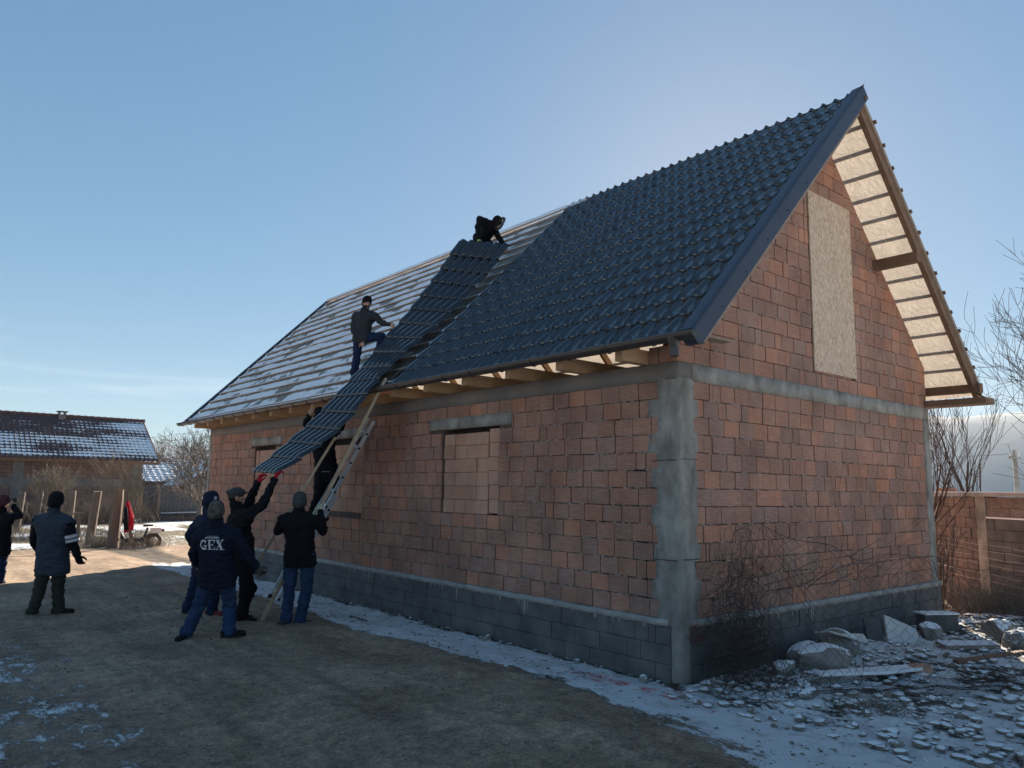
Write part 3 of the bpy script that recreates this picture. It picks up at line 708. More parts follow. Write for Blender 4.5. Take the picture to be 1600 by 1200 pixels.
# board over the loft door in the gable
bd = MB(); bd.box(2.975, 4.175, -0.020, 0.0, 3.73, 6.30); bd.build('strand_board', 'osb', house)
sc = MB()
for (x, z) in ((3.02, 6.2), (4.13, 6.2), (3.02, 5.3), (4.13, 5.3), (3.02, 4.4), (4.13, 4.4), (3.02, 3.8), (4.13, 3.8)): sc.box(x-.008, x+.008, -0.024, -0.019, z-.008, z+.008)
sc.build('screw', 'black', house)
# ------------------------------------------------------------------ the roof
Y0, Y1 = -0.69, LEN+0.42
UPN = Vector((-SL, 0, 1)).normalized()
# near side membrane with snow lying between the battens
S_LEN = math.hypot(RX+E_, ZR-ZE); sd = Vector((RX+E_, 0, ZR-ZE)).normalized()
def near(s, y, h=0.0):
    p = Vector((-E_, y, ZE)) + sd*s + UPN*h; return p
ns_, ny_ = 230, 430
s_ = np.linspace(0.02, S_LEN-0.02, ns_); y_ = np.linspace(4.75, Y1-0.10, ny_)
SS, YY = np.meshgrid(s_, y_, indexing='ij')
BATT = 0.347
ph = ((SS-0.12) % BATT)/BATT
nz = fbm(YY*1.6, SS*3.2, 81, 4)
cover = 0.80 + 1.6*(nz-0.5) + 0.5*(fbm(YY*4.5, SS*7, 84, 3)-0.5) - 0.75*sstep(0.72, 0.98, ph)*(0.35+1.3*fbm(YY*2.2, SS*2, 83, 3)) 
cover = cover*sstep(5.3, 6.4, YY+0.15*(fbm(YY*3, SS*3, 85, 3)-0.5)) + 0.18*(1-sstep(5.3, 6.4, YY))
cover = np.where(SS < 0.12, 0.9, cover) - 0.35*sstep(14.6, 15.3, YY)*(fbm(YY*3, SS*4, 86, 3))
# bare patches above the lowest battens
for (yy, ss, ry, rs) in ((7.9, .62, .45, .16), (9.0, .95, .35, .12), (10.4, .6, .5, .15), (12.2, .9, .4, .12), (11.2, .3, .3, .1)):
    cover = cover - 0.5*np.exp(-((YY-yy+0.4*(SS-ss))/ry)**4-((SS-ss)/rs)**4)
hgt = -0.075 + 0.034*np.clip(cover, 0, 1.1) + 0.012*(fbm(YY*7, SS*7, 87, 3)-0.5) + 0.02*(fbm(YY*1.5, SS*5, 88, 3)-0.5)*(YY < 6.4)
PX = -E_ + sd.x*SS + UPN.x*hgt; PZ = ZE + sd.z*SS + UPN.z*hgt
rm = grid_mesh(PX, YY, PZ); set_attr(rm, 'snow', np.clip(cover, 0, 1))
roof = link('roof', rm, 'roof_near', house, True)
tag(roof, 'steep roof, dark metal tiles on one half, snowy battens on the other')
# battens, counter battens, rafters
n_b = int((S_LEN-0.1)/BATT)+1
for k in range(n_b):
    s = 0.12+BATT*k
    if s > S_LEN-0.05: break
    mb = MB(); segs = [4.3, 8.2, 12.1, Y1-0.05]
    wv = rng.uniform(-0.01, 0.01)
    for a, b in zip(segs[:-1], segs[1:]):
        mb.beam(near(s+rng.uniform(-.008, .008), a, -0.032), near(s+rng.uniform(-.008, .008), b-0.004, -0.032+wv*0.3), 0.034, 0.026, up=UPN)
    mb.build('batten', 'batten_frost', roof)
ridge_b = MB(); ridge_b.beam(near(S_LEN-0.07, 4.6, 0.0), near(S_LEN-0.07, Y1-0.1, 0.0), 0.13, 0.03, up=UPN); ridge_b.build('ridge_board', 'batten_frost', roof)
rs_ = MB(); 
for i in range(34):
    y = 5.2+i*0.3; rs_.beam(near(S_LEN-0.06, y, 0.020+0.004*math.sin(i*1.7)), near(S_LEN-0.06, y+0.3, 0.020+0.004*math.sin((i+1)*1.7)), 0.12, 0.018, up=UPN)
tag(rs_.build('ridge_snow', 'snow', roof), kind='stuff')
raf_y = [0.47+0.97*k for k in range(16) if 0.47+0.97*k < LEN]
for y in raf_y:
    mb = MB(); mb.beam(near(0.15, y+0.09, -0.165), near(S_LEN-0.02, y+0.09, -0.165), 0.07, 0.14, up=UPN); mb.build('rafter', 'wood', roof)
    mb = MB(); mb.beam((RX+0.0, y+0.09, zf(RX, -0.24)), (7.1, y+0.09, zf(7.1, -0.24)), 0.07, 0.14, up=(SL2, 0, 1)); mb.build('rafter', 'wood', roof)
for i, y in enumerate(raf_y):
    mb = MB(); mb.box(-0.44, WID+0.35, y-0.055, y+0.055, 3.502, 3.665); mb.build('ceiling_joist', 'wood', roof)
# far slope: pale membrane that the sun shines through, battens on top of it
nx, ny = 60, 120
t_ = np.linspace(0, 1, nx); yy_ = np.concatenate([np.linspace(Y0+0.02, 0.4, 26), np.linspace(0.5, Y1, ny-26)])
TT, YY2 = np.meshgrid(t_, yy_, indexing='ij')
FX = RX + TT*(7.12-RX); bat_ph = (TT*(7.12-RX)*1.414/0.37) % 1
FZ = ZR - SL2*(FX-RX) - 0.105 - 0.035*np.sin(np.pi*bat_ph)*(0.5+fbm(YY2*2, TT*12, 91, 3)) + 0.014*(fbm(YY2*9, TT*40, 92, 3)-0.5)
link('membrane', grid_mesh(FX, YY2, FZ), 'membrane', roof, True)
for k in range(15):
    x = RX+0.05+k*0.37/1.414
    if x > 7.1: break
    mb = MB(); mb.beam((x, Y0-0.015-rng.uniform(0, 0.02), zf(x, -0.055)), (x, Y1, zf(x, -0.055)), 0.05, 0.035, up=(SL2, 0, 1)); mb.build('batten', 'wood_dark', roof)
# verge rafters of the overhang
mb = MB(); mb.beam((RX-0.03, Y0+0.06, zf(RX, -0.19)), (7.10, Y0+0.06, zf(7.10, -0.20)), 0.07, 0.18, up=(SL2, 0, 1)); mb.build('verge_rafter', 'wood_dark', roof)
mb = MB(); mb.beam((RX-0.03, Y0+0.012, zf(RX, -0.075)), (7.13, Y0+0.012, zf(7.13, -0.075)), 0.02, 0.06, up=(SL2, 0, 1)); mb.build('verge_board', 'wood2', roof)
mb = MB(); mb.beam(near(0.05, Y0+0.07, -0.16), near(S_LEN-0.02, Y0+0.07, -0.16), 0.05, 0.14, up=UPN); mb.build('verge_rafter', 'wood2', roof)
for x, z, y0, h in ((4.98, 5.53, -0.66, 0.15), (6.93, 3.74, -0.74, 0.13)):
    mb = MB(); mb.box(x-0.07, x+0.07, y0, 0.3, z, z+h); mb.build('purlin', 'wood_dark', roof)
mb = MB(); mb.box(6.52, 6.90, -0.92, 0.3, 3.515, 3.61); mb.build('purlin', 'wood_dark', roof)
mb = MB(); mb.tube([(6.95, -0.45, 3.88), (6.92, -0.80, 3.63)], 0.012, 6); mb.build('steel_tie', 'black', roof)
mb = MB(); mb.box(0.10, 0.72, -0.22, -0.08, 3.775, 3.795); mb.build('eave_plank', 'wood2', roof)
mb = MB(); mb.box(0.30, 0.42, -0.16, -0.02, 3.797, 3.92); mb.build('purlin_end', 'wood2', roof)

# pressed metal tile sheets
WAVE, STEP = 0.183, 0.347
def tile_profile(y):
    ph_ = 1-(1-(y/WAVE) % 1.0)**1.7
    c = 0.5-0.5*math.cos(2*math.pi*ph_)
    return 0.044*(c**1.4)
def tile_steps(L, step=STEP):
    out = []; n = int(math.ceil(L/step))
    for k in range(n):
        a = k*step; b = min((k+1)*step, L)
        for fr in (0.0, 0.004, 0.05, 0.12, 0.25, 0.6, 0.985): 
            s = a+(step)*fr
            if s <= L+1e-6: out.append((s, k, fr))
    return out
def step_h(fr): return {0.0: 0.0, 0.004: 0.020, 0.05: 0.033, 0.12: 0.036}.get(fr, 0.041*(1-fr))
sheet_edges = [Y0+0.02, 0.44, 1.54, 2.64, 3.74, 5.02]
tops = [S_LEN+0.02]*5
for i in range(5):
    a, b = sheet_edges[i], sheet_edges[i+1]
    st = tile_steps(tops[i]); cols_ = int((b-a)/WAVE*12)
    Yg = np.linspace(a-0.01, b+0.015, cols_)
    P = np.zeros((len(st), cols_, 3))
    for r_, (s, k, fr) in enumerate(st):
        for c_ in range(cols_):
            w = tile_profile(Yg[c_])
            yy = Yg[c_]
            if i == 4 and c_ > cols_-3 : yy += 0.06*(1-s/S_LEN)*4.0*(c_-(cols_-3))/2*0.6
            h = w + step_h(fr) - 0.040 + 0.004*math.sin(yy*2.1+s) + 0.003*i*0 + 0.0015*(i % 2)
            p = near(s - (0.05 if fr in (0.0, 0.004) else 0)*(w/0.05), yy, h); P[r_, c_] = p
    me = grid_mesh(P[:, :, 0], P[:, :, 1], P[:, :, 2])
    o = link('roof_sheet', me, 'metal', roof, True)
    mod = o.modifiers.new('edge', 'EDGE_SPLIT'); mod.split_angle = math.radians(40)
# dark raw edge strip down the last sheet
mb = MB(); mb.beam(near(0.0, 5.22, -0.01), near(S_LEN, 5.04, -0.01), 0.035, 0.03, up=UPN); mb.build('sheet_edge', 'black', roof)
# verge trim: folded metal with rounded bottom end, two lapped lengths
def trim(s0, s1, dz, name='verge_trim'):
    prof_ = [(0.155, 0.006), (0.150, 0.040), (0.10, 0.044), (0.022, 0.046), (-0.008, 0.040), (-0.014, 0.02), (-0.014, -0.155), (-0.004, -0.165), (0.004, -0.16)]
    vs = []
    for s in np.linspace(s0, s1, 6):
        for dy, h in prof_: vs.append(near(s, Y0+dy, h+dz))
    n = len(prof_); mb = MB(); mb.add(vs, [(i*n+j, i*n+j+1, (i+1)*n+j+1, (i+1)*n+j) for i in range(5) for j in range(n-1)])
    o = mb.build(name, 'trim', roof, False, fix=False); md = o.modifiers.new('t', 'SOLIDIFY'); md.thickness = 0.003; return o
trim(-0.06, S_LEN+0.06, 0.0)
mb = MB(); cap = [near(-0.06, Y0+0.0, 0.03)]
pts = []
for k in range(9):
    a = math.pi*k/8; pts.append(near(-0.06-0.05*math.sin(a), Y0-0.012, -0.06+0.095*math.cos(a)))
mb.prism(pts, (0, 0.15, 0)); mb.build('verge_end_cap', 'trim', roof)
sb = MB()
for s in (0.5, 1.15, 1.8, 2.45, 3.1, 3.75, 4.4, 5.1):
    p = near(s, Y0-0.017, -0.10); sb.box(p.x-.008, p.x+.008, p.y-.004, p.y+.002, p.z-.008, p.z+.008)
tag(sb.build('screws', 'black', roof), kind='stuff')
mb = MB(); mb.add([near(S_LEN+0.02, Y0, 0.0), near(S_LEN+0.02, Y0+0.16, 0.02), near(S_LEN+0.10, Y0-0.02, 0.05), near(S_LEN-0.1, Y0+0.05, 0.05)], [(0, 1, 2), (0, 1, 3), (1, 2, 3), (0, 2, 3)]); mb.build('ridge_tip', 'trim', roof)
# trim of the far verge and the ridge edge on the left
mb = MB(); mb.beam(near(-0.04, Y1-0.05, -0.02), near(S_LEN, Y1-0.05, -0.02), 0.12, 0.06, up=UPN); mb.build('verge_trim', 'trim', roof)

# gutter
def gutter(y0, y1):
    gx_, gz_, R = -0.655, 3.625, 0.068; vs = []; n = 11
    for y in (y0, y1):
        for k in range(n):
            a = math.pi*k/(n-1); vs.append((gx_-R*math.cos(a), y, gz_-R*math.sin(a)))
        for k in range(n-1, -1, -1):
            a = math.pi*k/(n-1); vs.append((gx_-(R-0.004)*math.cos(a), y, gz_-(R-0.004)*math.sin(a)))
    m2 = 2*n; mb = MB(); mb.add(vs, [(i, (i+1) % m2, m2+(i+1) % m2, m2+i) for i in range(m2)] + [tuple(range(m2)), tuple(range(2*m2-1, m2-1, -1))])
    mb.tube([(gx_-R, y0, gz_+0.004), (gx_-R, y1, gz_+0.004)], 0.010, 6)
    o = mb.build('gutter', 'gutter', roof); return o
ge = [Y0-0.04, 3.2, 7.2, 11.2, Y1+0.1]
for a, b in zip(ge[:-1], ge[1:]): gutter(a+0.002, b-0.002)
y = -0.2
while y < Y1:
    mb = MB(); pts = [(-0.655-0.073*math.cos(math.pi*k/8), y, 3.625-0.073*math.sin(math.pi*k/8)) for k in range(9)]
    mb.tube(pts, 0.008, 5); mb.beam(pts[-1], (-0.50, y, 3.70), 0.025, 0.006); mb.build('gutter_bracket', 'gutter', roof); y += 0.62
mb = MB()
for z, r0, r1, z2 in ((3.60, 0.075, 0.045, 3.50), (3.50, 0.045, 0.045, 3.41)):
    a = [(-0.655+r0*math.cos(2*math.pi*k/12), -0.47+r0*math.sin(2*math.pi*k/12), z) for k in range(12)]
    b = [(-0.655+r1*math.cos(2*math.pi*k/12), -0.47+r1*math.sin(2*math.pi*k/12), z2) for k in range(12)]
    mb.add(a+b, [(k, (k+1) % 12, 12+(k+1) % 12, 12+k) for k in range(12)])
mb.build('gutter_outlet', 'gutter', roof, True)
for yy in (Y0-0.045, Y1+0.105):
    mb = MB(); mb.prism([(-0.655-0.07*math.cos(math.pi*k/10), yy, 3.63-0.07*math.sin(math.pi*k/10)) for k in range(11)], (0, 0.006, 0)); mb.build('gutter_end', 'gutter', roof)

# ------------------------------------------------------------------ the loose sheet being pushed up
SHL = [(1.33, 6.03, 6.69), (1.16, 6.09, 6.37), (0.99, 6.14, 6.07), (0.81, 6.17, 5.80), (0.62, 6.22, 5.51), (0.44, 6.24, 5.24), (0.25, 6.29, 4.96), (0.03, 6.36, 4.67), (-0.16, 6.41, 4.39), (-0.35, 6.45, 4.10), (-0.57, 6.47, 3.83), (-0.79, 6.51, 3.56), (-1.02, 6.53, 3.29), (-1.26, 6.58, 3.02), (-1.52, 6.63, 2.76), (-1.77, 6.69, 2.51), (-2.01, 6.75, 2.27)]
SHR = [(1.69, 4.98, 6.42), (1.49, 5.03, 6.10), (1.28, 5.07, 5.80), (1.04, 5.11, 5.54), (0.82, 5.12, 5.26), (0.58, 5.15, 5.01), (0.33, 5.18, 4.75), (0.06, 5.23, 4.50), (-0.20, 5.31, 4.24), (-0.43, 5.35, 3.99), (-0.63, 5.36, 3.77), (-0.83, 5.38, 3.50), (-1.02, 5.41, 3.19), (-1.24, 5.45, 2.91), (-1.51, 5.50, 2.67), (-1.80, 5.55, 2.45), (-2.10, 5.62, 2.23)]
def trap(p): return max(0.0, min(1.0, (p-0.30)/0.16, (1.0-p)/0.22)) if p > 0.30 else 0.0
def loose_sheet():
    A = [Vector(p) for p in SHL][::-1]; B = [Vector(p) for p in SHR][::-1]; n = len(A); cols_ = 121; rows = []
    for k in range(n-1):
        for fr in (0.0, 0.004, 0.05, 0.12, 0.3, 0.65, 0.985):
            a = A[k].lerp(A[k+1], fr); b = B[k].lerp(B[k+1], fr)
            up = (A[min(k+1, n-1)]-A[k]).normalized(); ac = (b-a).normalized(); nn = up.cross(ac).normalized()
            if nn.z < 0: nn = -nn
            row = []
            for c in range(cols_):
                t = c/(cols_-1); w = 0.055*trap((t*6) % 1.0)
                row.append(a.lerp(b, t) + nn*(w+step_h(fr)) - up*(0.05*(w/0.05) if fr <= 0.004 else 0))
            rows.append(row)
    P = np.array([[tuple(p) for p in r_] for r_ in rows])
    me = grid_mesh(P[:, :, 0], P[:, :, 1], P[:, :, 2])
    o = link('metal_roof_sheet', me, 'metal_b', None, True)
    md = o.modifiers.new('t', 'SOLIDIFY'); md.thickness = 0.0025
    md = o.modifiers.new('edge', 'EDGE_SPLIT'); md.split_angle = math.radians(40)
    return tag(o, 'long dark tile-pattern metal sheet being pushed up over the eave', 'roof sheet')
loose_sheet()

# poles and ladder
def pole(p0, p1, w, label):
    mb = MB(); P0, P1 = Vector(p0), Vector(p1); n = 8; pts = []
    for k in range(n+1):
        t = k/n; q = P0.lerp(P1, t) + Vector((0.006*math.sin(t*5), 0.006*math.cos(t*4), 0)); pts.append(q)
    for k in range(n): mb.beam(pts[k], pts[k+1], w, w*0.75)
    return tag(mb.build('wooden_pole', 'pole_wood'), label, 'pole', 'wooden poles propping up the metal sheet')
M['pole_wood'] = simple('pale_batten_wood', (0.50, 0.38, 0.25), (0.38, 0.28, 0.18), 0.8, 8, 0.3, 40)
pole((-2.272, 5.601, 0.13), (-0.52, 5.39, 3.80), 0.055, 'pale wooden pole gripped by the man in blue jeans, top at the gutter')
pole((-2.641, 6.112, 0.13), (-1.25, 5.60, 2.82), 0.05, 'thinner wooden pole under the sheet, its foot behind the printed jacket')
lad = thing('ladder', (-1.2, 7.6, 0.1), 'long aluminium extension ladder leaning on the wall under the eave', 'ladder')
lf, lt_ = Vector((-1.25, 7.62, 0.10)), Vector((-0.06, 6.55, 3.22)); ld = (lt_-lf).normalized(); lw = Vector((0.12, 1, 0)); lw = (lw-ld*lw.dot(ld)).normalized(); ln_ = ld.cross(lw).normalized()
if ln_.x > 0: ln_ = -ln_
for sec, (t0, t1, w, off) in enumerate(((0.0, 0.60, 0.44, 0.0), (0.18, 1.0, 0.36, 0.045))):
    for s in (-1, 1):
        mb = MB(); mb.beam(lf.lerp(lt_, t0)+lw*s*w/2+ln_*off, lf.lerp(lt_, t1)+lw*s*w/2+ln_*off, 0.025, 0.065, up=ln_); mb.build('stile', 'alu', lad)
    L_ = (lt_-lf).length; k = 0.14 if sec == 0 else 0.1
    while t0*L_+k < t1*L_-0.05:
        c = lf+ld*(t0*L_+k)+ln_*off; mb = MB(); mb.beam(c-lw*w/2, c+lw*w/2, 0.03, 0.03, up=ln_); mb.build('rung', 'alu', lad)
        for s in (-1, 1):
            mb = MB(); mb.beam(c+lw*s*(w/2+0.012), c+lw*s*(w/2+0.024), 0.034, 0.034, up=ln_); mb.build('rung_plug', 'rubber', lad)
        k += 0.28
for s in (-1, 1):
    mb = MB(); c = lf+lw*s*0.22; mb.beam(c-ld*0.06, c+ld*0.05, 0.045, 0.085, up=ln_); mb.build('foot', 'rubber', lad)
JOINTS = {
    'jeans': {'head': (-2.052, 5.012, 1.825), 'face': (-1.902, 5.279, 1.837), 'neck': (-2.045, 5.032, 1.682), 'shL': (-2.208, 5.185, 1.590), 'shR': (-1.878, 4.906, 1.605), 'elL': (-2.199, 5.338, 1.431), 'haL': (-2.013, 5.426, 1.687), 'elR': (-1.703, 4.947, 1.440), 'haR': (-1.687, 5.115, 1.750), 'hipL': (-2.058, 5.156, 1.056), 'hipR': (-1.885, 5.011, 1.060), 'knL': (-2.041, 5.221, 0.619), 'knR': (-1.855, 5.065, 0.622), 'anL': (-2.034, 5.290, 0.207), 'anR': (-1.881, 5.164, 0.193), 'toL': (-2.068, 5.266, 0.136), 'toR': (-1.775, 5.154, 0.123)},
    'redglove': {'head': (-2.709, 5.669, 1.891), 'face': (-2.526, 5.645, 1.901), 'neck': (-2.677, 5.674, 1.711), 'shL': (-2.558, 5.854, 1.623), 'shR': (-2.642, 5.394, 1.640), 'elL': (-2.442, 5.850, 1.833), 'haL': (-2.361, 5.735, 2.094), 'elR': (-2.448, 5.334, 1.800), 'haR': (-2.277, 5.323, 2.161), 'hipL': (-2.547, 5.826, 1.000), 'hipR': (-2.555, 5.565, 1.021), 'knL': (-2.360, 5.809, 0.587), 'knR': (-2.513, 5.606, 0.602), 'anL': (-2.442, 6.016, 0.192), 'anR': (-2.496, 5.728, 0.209), 'toL': (-2.324, 5.925, 0.149), 'toR': (-2.372, 5.635, 0.149)},
    'gex': {'head': (-3.338, 4.611, 1.707), 'face': (-3.200, 4.823, 1.715), 'neck': (-3.322, 4.626, 1.548), 'shL': (-3.483, 4.782, 1.433), 'shR': (-3.140, 4.490, 1.456), 'elL': (-3.473, 4.927, 1.170), 'haL': (-3.323, 5.058, 0.992), 'elR': (-2.985, 4.470, 1.214), 'haR': (-2.826, 4.441, 1.003), 'hipL': (-3.331, 4.750, 0.909), 'hipR': (-3.165, 4.610, 0.912), 'knL': (-3.373, 4.922, 0.516), 'knR': (-3.053, 4.717, 0.531), 'anL': (-3.476, 4.999, 0.204), 'anR': (-3.067, 4.648, 0.252), 'toL': (-3.544, 4.936, 0.143), 'toR': (-2.943, 4.621, 0.188)},
    'logohat': {'head': (-2.818, 6.391, 1.812), 'face': (-2.626, 6.383, 1.840), 'neck': (-2.814, 6.422, 1.623), 'shL': (-2.853, 6.737, 1.518), 'shR': (-2.891, 6.307, 1.527), 'elL': (-2.997, 6.700, 1.296), 'haL': (-2.845, 6.747, 1.063), 'elR': (-2.690, 6.237, 1.341), 'haR': (-2.550, 6.218, 1.525), 'hipL': (-2.796, 6.680, 0.841), 'hipR': (-2.807, 6.422, 0.864), 'knL': (-2.842, 6.781, 0.498), 'knR': (-2.678, 6.378, 0.512), 'anL': (-2.871, 6.921, 0.224), 'anR': (-2.677, 6.431, 0.214), 'toL': (-2.832, 6.843, 0.109), 'toR': (-2.575, 6.288, 0.169)},
    'vest': {'head': (-4.630, 7.517, 1.775), 'face': (-4.517, 7.711, 1.780), 'neck': (-4.635, 7.551, 1.611), 'shL': (-4.795, 7.702, 1.516), 'shR': (-4.461, 7.425, 1.504), 'elL': (-4.786, 7.908, 1.214), 'haL': (-4.646, 8.069, 0.986), 'elR': (-4.390, 7.416, 1.222), 'haR': (-4.292, 7.443, 0.981), 'hipL': (-4.662, 7.702, 0.905), 'hipR': (-4.493, 7.559, 0.909), 'knL': (-4.680, 7.786, 0.521), 'knR': (-4.467, 7.733, 0.556), 'anL': (-4.736, 7.898, 0.162), 'anR': (-4.410, 7.810, 0.235), 'toL': (-4.557, 7.827, 0.093), 'toR': (-4.251, 7.753, 0.174)},
    'phone': {'head': (-4.766, 11.944, 1.651), 'face': (-4.639, 12.027, 1.697), 'neck': (-4.766, 11.976, 1.472), 'shL': (-4.930, 12.260, 1.393), 'shR': (-4.629, 11.808, 1.406), 'elL': (-4.738, 12.394, 1.217), 'haL': (-4.619, 12.239, 1.523), 'elR': (-4.489, 11.885, 1.426), 'haR': (-4.597, 12.091, 1.659), 'hipL': (-4.810, 12.132, 0.818), 'hipR': (-4.682, 12.024, 0.821), 'knL': (-4.795, 12.179, 0.486), 'knR': (-4.666, 12.073, 0.476), 'anL': (-4.781, 12.226, 0.165), 'anR': (-4.653, 12.118, 0.167), 'toL': (-4.712, 12.248, 0.088), 'toR': (-4.558, 12.183, 0.096)},
    'ladder': {'head': (-0.733, 7.268, 3.296), 'face': (-0.599, 7.402, 3.395), 'neck': (-0.687, 7.266, 3.094), 'shL': (-0.816, 7.392, 3.002), 'shR': (-0.504, 7.129, 3.008), 'elL': (-0.858, 7.529, 3.166), 'haL': (-0.933, 7.233, 3.324), 'elR': (-0.418, 7.040, 3.100), 'haR': (-0.476, 6.784, 3.329), 'hipL': (-0.612, 7.353, 2.274), 'hipR': (-0.448, 7.214, 2.278), 'knL': (-0.618, 7.400, 1.892), 'knR': (-0.434, 7.344, 1.860), 'anL': (-0.606, 7.639, 1.538), 'anR': (-0.450, 7.551, 1.516), 'toL': (-0.457, 7.762, 1.474), 'toR': (-0.296, 7.655, 1.465)},
    'roofman': {'head': (-0.191, 6.720, 5.335), 'face': (-0.212, 6.492, 5.243), 'neck': (-0.203, 6.756, 5.198), 'shL': (-0.080, 6.600, 5.121), 'shR': (-0.304, 6.919, 5.126), 'elL': (-0.003, 6.497, 4.975), 'haL': (0.107, 6.348, 4.922), 'elR': (-0.349, 6.879, 4.831), 'haR': (-0.252, 6.709, 4.587), 'hipL': (-0.171, 6.750, 4.720), 'hipR': (-0.218, 6.922, 4.715), 'knL': (0.031, 6.513, 4.727), 'knR': (-0.227, 6.923, 4.386), 'anL': (0.084, 6.717, 4.446), 'anR': (-0.218, 7.032, 4.107), 'toL': (0.116, 6.610, 4.378), 'toR': (-0.217, 6.882, 3.987)},
    'ridge': {'head': (2.081, 5.842, 7.051), 'face': (2.166, 5.728, 6.926), 'neck': (2.049, 5.939, 7.029), 'shL': (2.127, 6.121, 7.121), 'shR': (1.791, 6.013, 7.090), 'elL': (2.309, 6.017, 6.850), 'haL': (2.304, 5.850, 6.705), 'elR': (1.678, 5.941, 6.916), 'haR': (1.626, 5.806, 6.669), 'hipL': (2.195, 6.386, 6.941), 'hipR': (2.035, 6.365, 6.926), 'knL': (2.183, 6.139, 6.760), 'knR': (1.990, 6.115, 6.699), 'anL': (2.462, 6.348, 6.859), 'anR': (2.275, 6.380, 6.825), 'toL': (2.547, 6.349, 6.825), 'toR': (2.349, 6.390, 6.791)},
}
# ------------------------------------------------------------------ people
def cap_pts(mb, p0, r0, p1, r1, n=12):
    p0, p1 = Vector(p0), Vector(p1); d = p1-p0; L_ = d.length
    if L_ < 1e-5: d = Vector((0, 0, 1)); L_ = 1e-5
    d = d.normalized(); pts = []; rs = []
    for a in (80, 55, 28): pts.append(p0-d*r0*math.sin(math.radians(a))); rs.append(r0*math.cos(math.radians(a)))
    pts.append(p0); rs.append(r0); pts.append(p1); rs.append(r1)
    for a in (28, 55, 80): pts.append(p1+d*r1*math.sin(math.radians(a))); rs.append(r1*math.cos(math.radians(a)))
    mb.tube(pts, rs, n)
def ell(mb, c, ax, rad, n=14):
    """ellipsoid with axes ax (3 vectors) and radii rad"""
    vs = []; m_ = 8
    for i in range(1, m_):
        th = math.pi*i/m_
        for k in range(n):
            ph_ = 2*math.pi*k/n
            vs.append(Vector(c)+ax[0]*(rad[0]*math.sin(th)*math.cos(ph_))+ax[1]*(rad[1]*math.sin(th)*math.sin(ph_))+ax[2]*(rad[2]*math.cos(th)))
    fs = [(i*n+k, i*n+(k+1) % n, (i+1)*n+(k+1) % n, (i+1)*n+k) for i in range(m_-2) for k in range(n)]
    fs += [tuple(range(n)), tuple(reversed([(m_-2)*n+k for k in range(n)]))]
    mb.add(vs, fs)
def seg_dist(p, a, b):
    ab = b-a; t = max(0.0, min(1.0, (p-a).dot(ab)/max(1e-9, ab.length_squared))); return (p-a-ab*t).length
def fuse(mb, voxel, mat, name, parent, wrinkle=0.0, wscale=(9, 9, 9), seed=0, smooth=6, hemcut=None):
    me = bpy.data.meshes.new('tmp'); me.from_pydata(mb.v, [], mb.f)
    bm = bmesh.new(); bm.from_mesh(me); bmesh.ops.recalc_face_normals(bm, faces=bm.faces); bm.to_mesh(me); bm.free()
    o = bpy.data.objects.new('tmp', me); col.objects.link(o)
    md = o.modifiers.new('r', 'REMESH'); md.mode = 'VOXEL'; md.voxel_size = voxel
    if smooth: ms = o.modifiers.new('s', 'SMOOTH'); ms.iterations = smooth; ms.factor = 0.5
    dg = bpy.context.evaluated_depsgraph_get(); dg.update()
    out = bpy.data.meshes.new_from_object(o.evaluated_get(dg)); bpy.data.objects.remove(o); bpy.data.meshes.remove(me)
    if wrinkle:
        n_ = len(out.vertices); co = np.empty(n_*3, np.float32); no = np.empty(n_*3, np.float32)
        out.vertices.foreach_get('co', co); out.vertices.foreach_get('normal', no); co = co.reshape(-1, 3); no = no.reshape(-1, 3)
        d = np.zeros(n_)
        for i in range(n_):
            p = Vector((co[i][0]*wscale[0]+seed*5.3, co[i][1]*wscale[1], co[i][2]*wscale[2]))
            q = 1-abs(mnoise.noise(p))*2.2
            d[i] = (q*abs(q))*0.8 + 0.5*mnoise.noise(p*2.3)
        co += no*(d[:, None]*wrinkle); out.vertices.foreach_set('co', co.ravel()); out.update()
    if hemcut:
        hp_, hu_, arms_ = hemcut
        for v in out.vertices:
            t = (v.co-hp_).dot(hu_)
            if t < 0.0 and (v.co-hp_-hu_*t).length < 0.32:
                if min(seg_dist(v.co, p_, q_) for p_, q_ in arms_) > 0.085: v.co -= hu_*(t+0.008*mnoise.noise(v.co*14))
        out.update()
    out.name = name
    return link(name, out, mat, parent, True)
def hand(mb, w, d, n, thumb=1, curl=0.5, k=1.0, fat=1.0):
    w, d, n = Vector(w), Vector(d).normalized(), Vector(n); n = (n-d*n.dot(d)).normalized(); s = d.cross(n).normalized()*thumb
    for i, (off, L_) in enumerate(((0.036, 0.92), (0.013, 1.0), (-0.011, 0.95), (-0.034, 0.78))):
        kn = w+(d*0.088+s*off)*k; cap_pts(mb, w+s*off*0.55*k+d*0.01, 0.017*k*fat, kn, 0.0130*k*fat, 8)
        q = kn; a = 0.25+curl*0.5; sp = s*off*1.1
        for L2, r0, r1 in ((0.043, 0.0105, 0.0095), (0.027, 0.0095, 0.0088), (0.023, 0.0088, 0.0075)):
            dd = (d*math.cos(a)-n*math.sin(a)*-1*-1+sp).normalized(); e = q+dd*L2*L_*k; cap_pts(mb, q, r0*k*fat, e, r1*k*fat, 8); q = e; a += curl*0.9
    q = w+(d*0.028+s*0.030)*k
    for dd, L2, r in (((d*0.55+s*0.75-n*0.35), 0.045, 0.0135), ((d*0.8+s*0.35-n*0.45), 0.032, 0.0115), ((d*0.9-n*0.45), 0.026, 0.0100)):
        dd = dd.normalized(); e = q+dd*L2*k; cap_pts(mb, q, r*k*fat, e, r*0.9*k*fat, 8); q = e
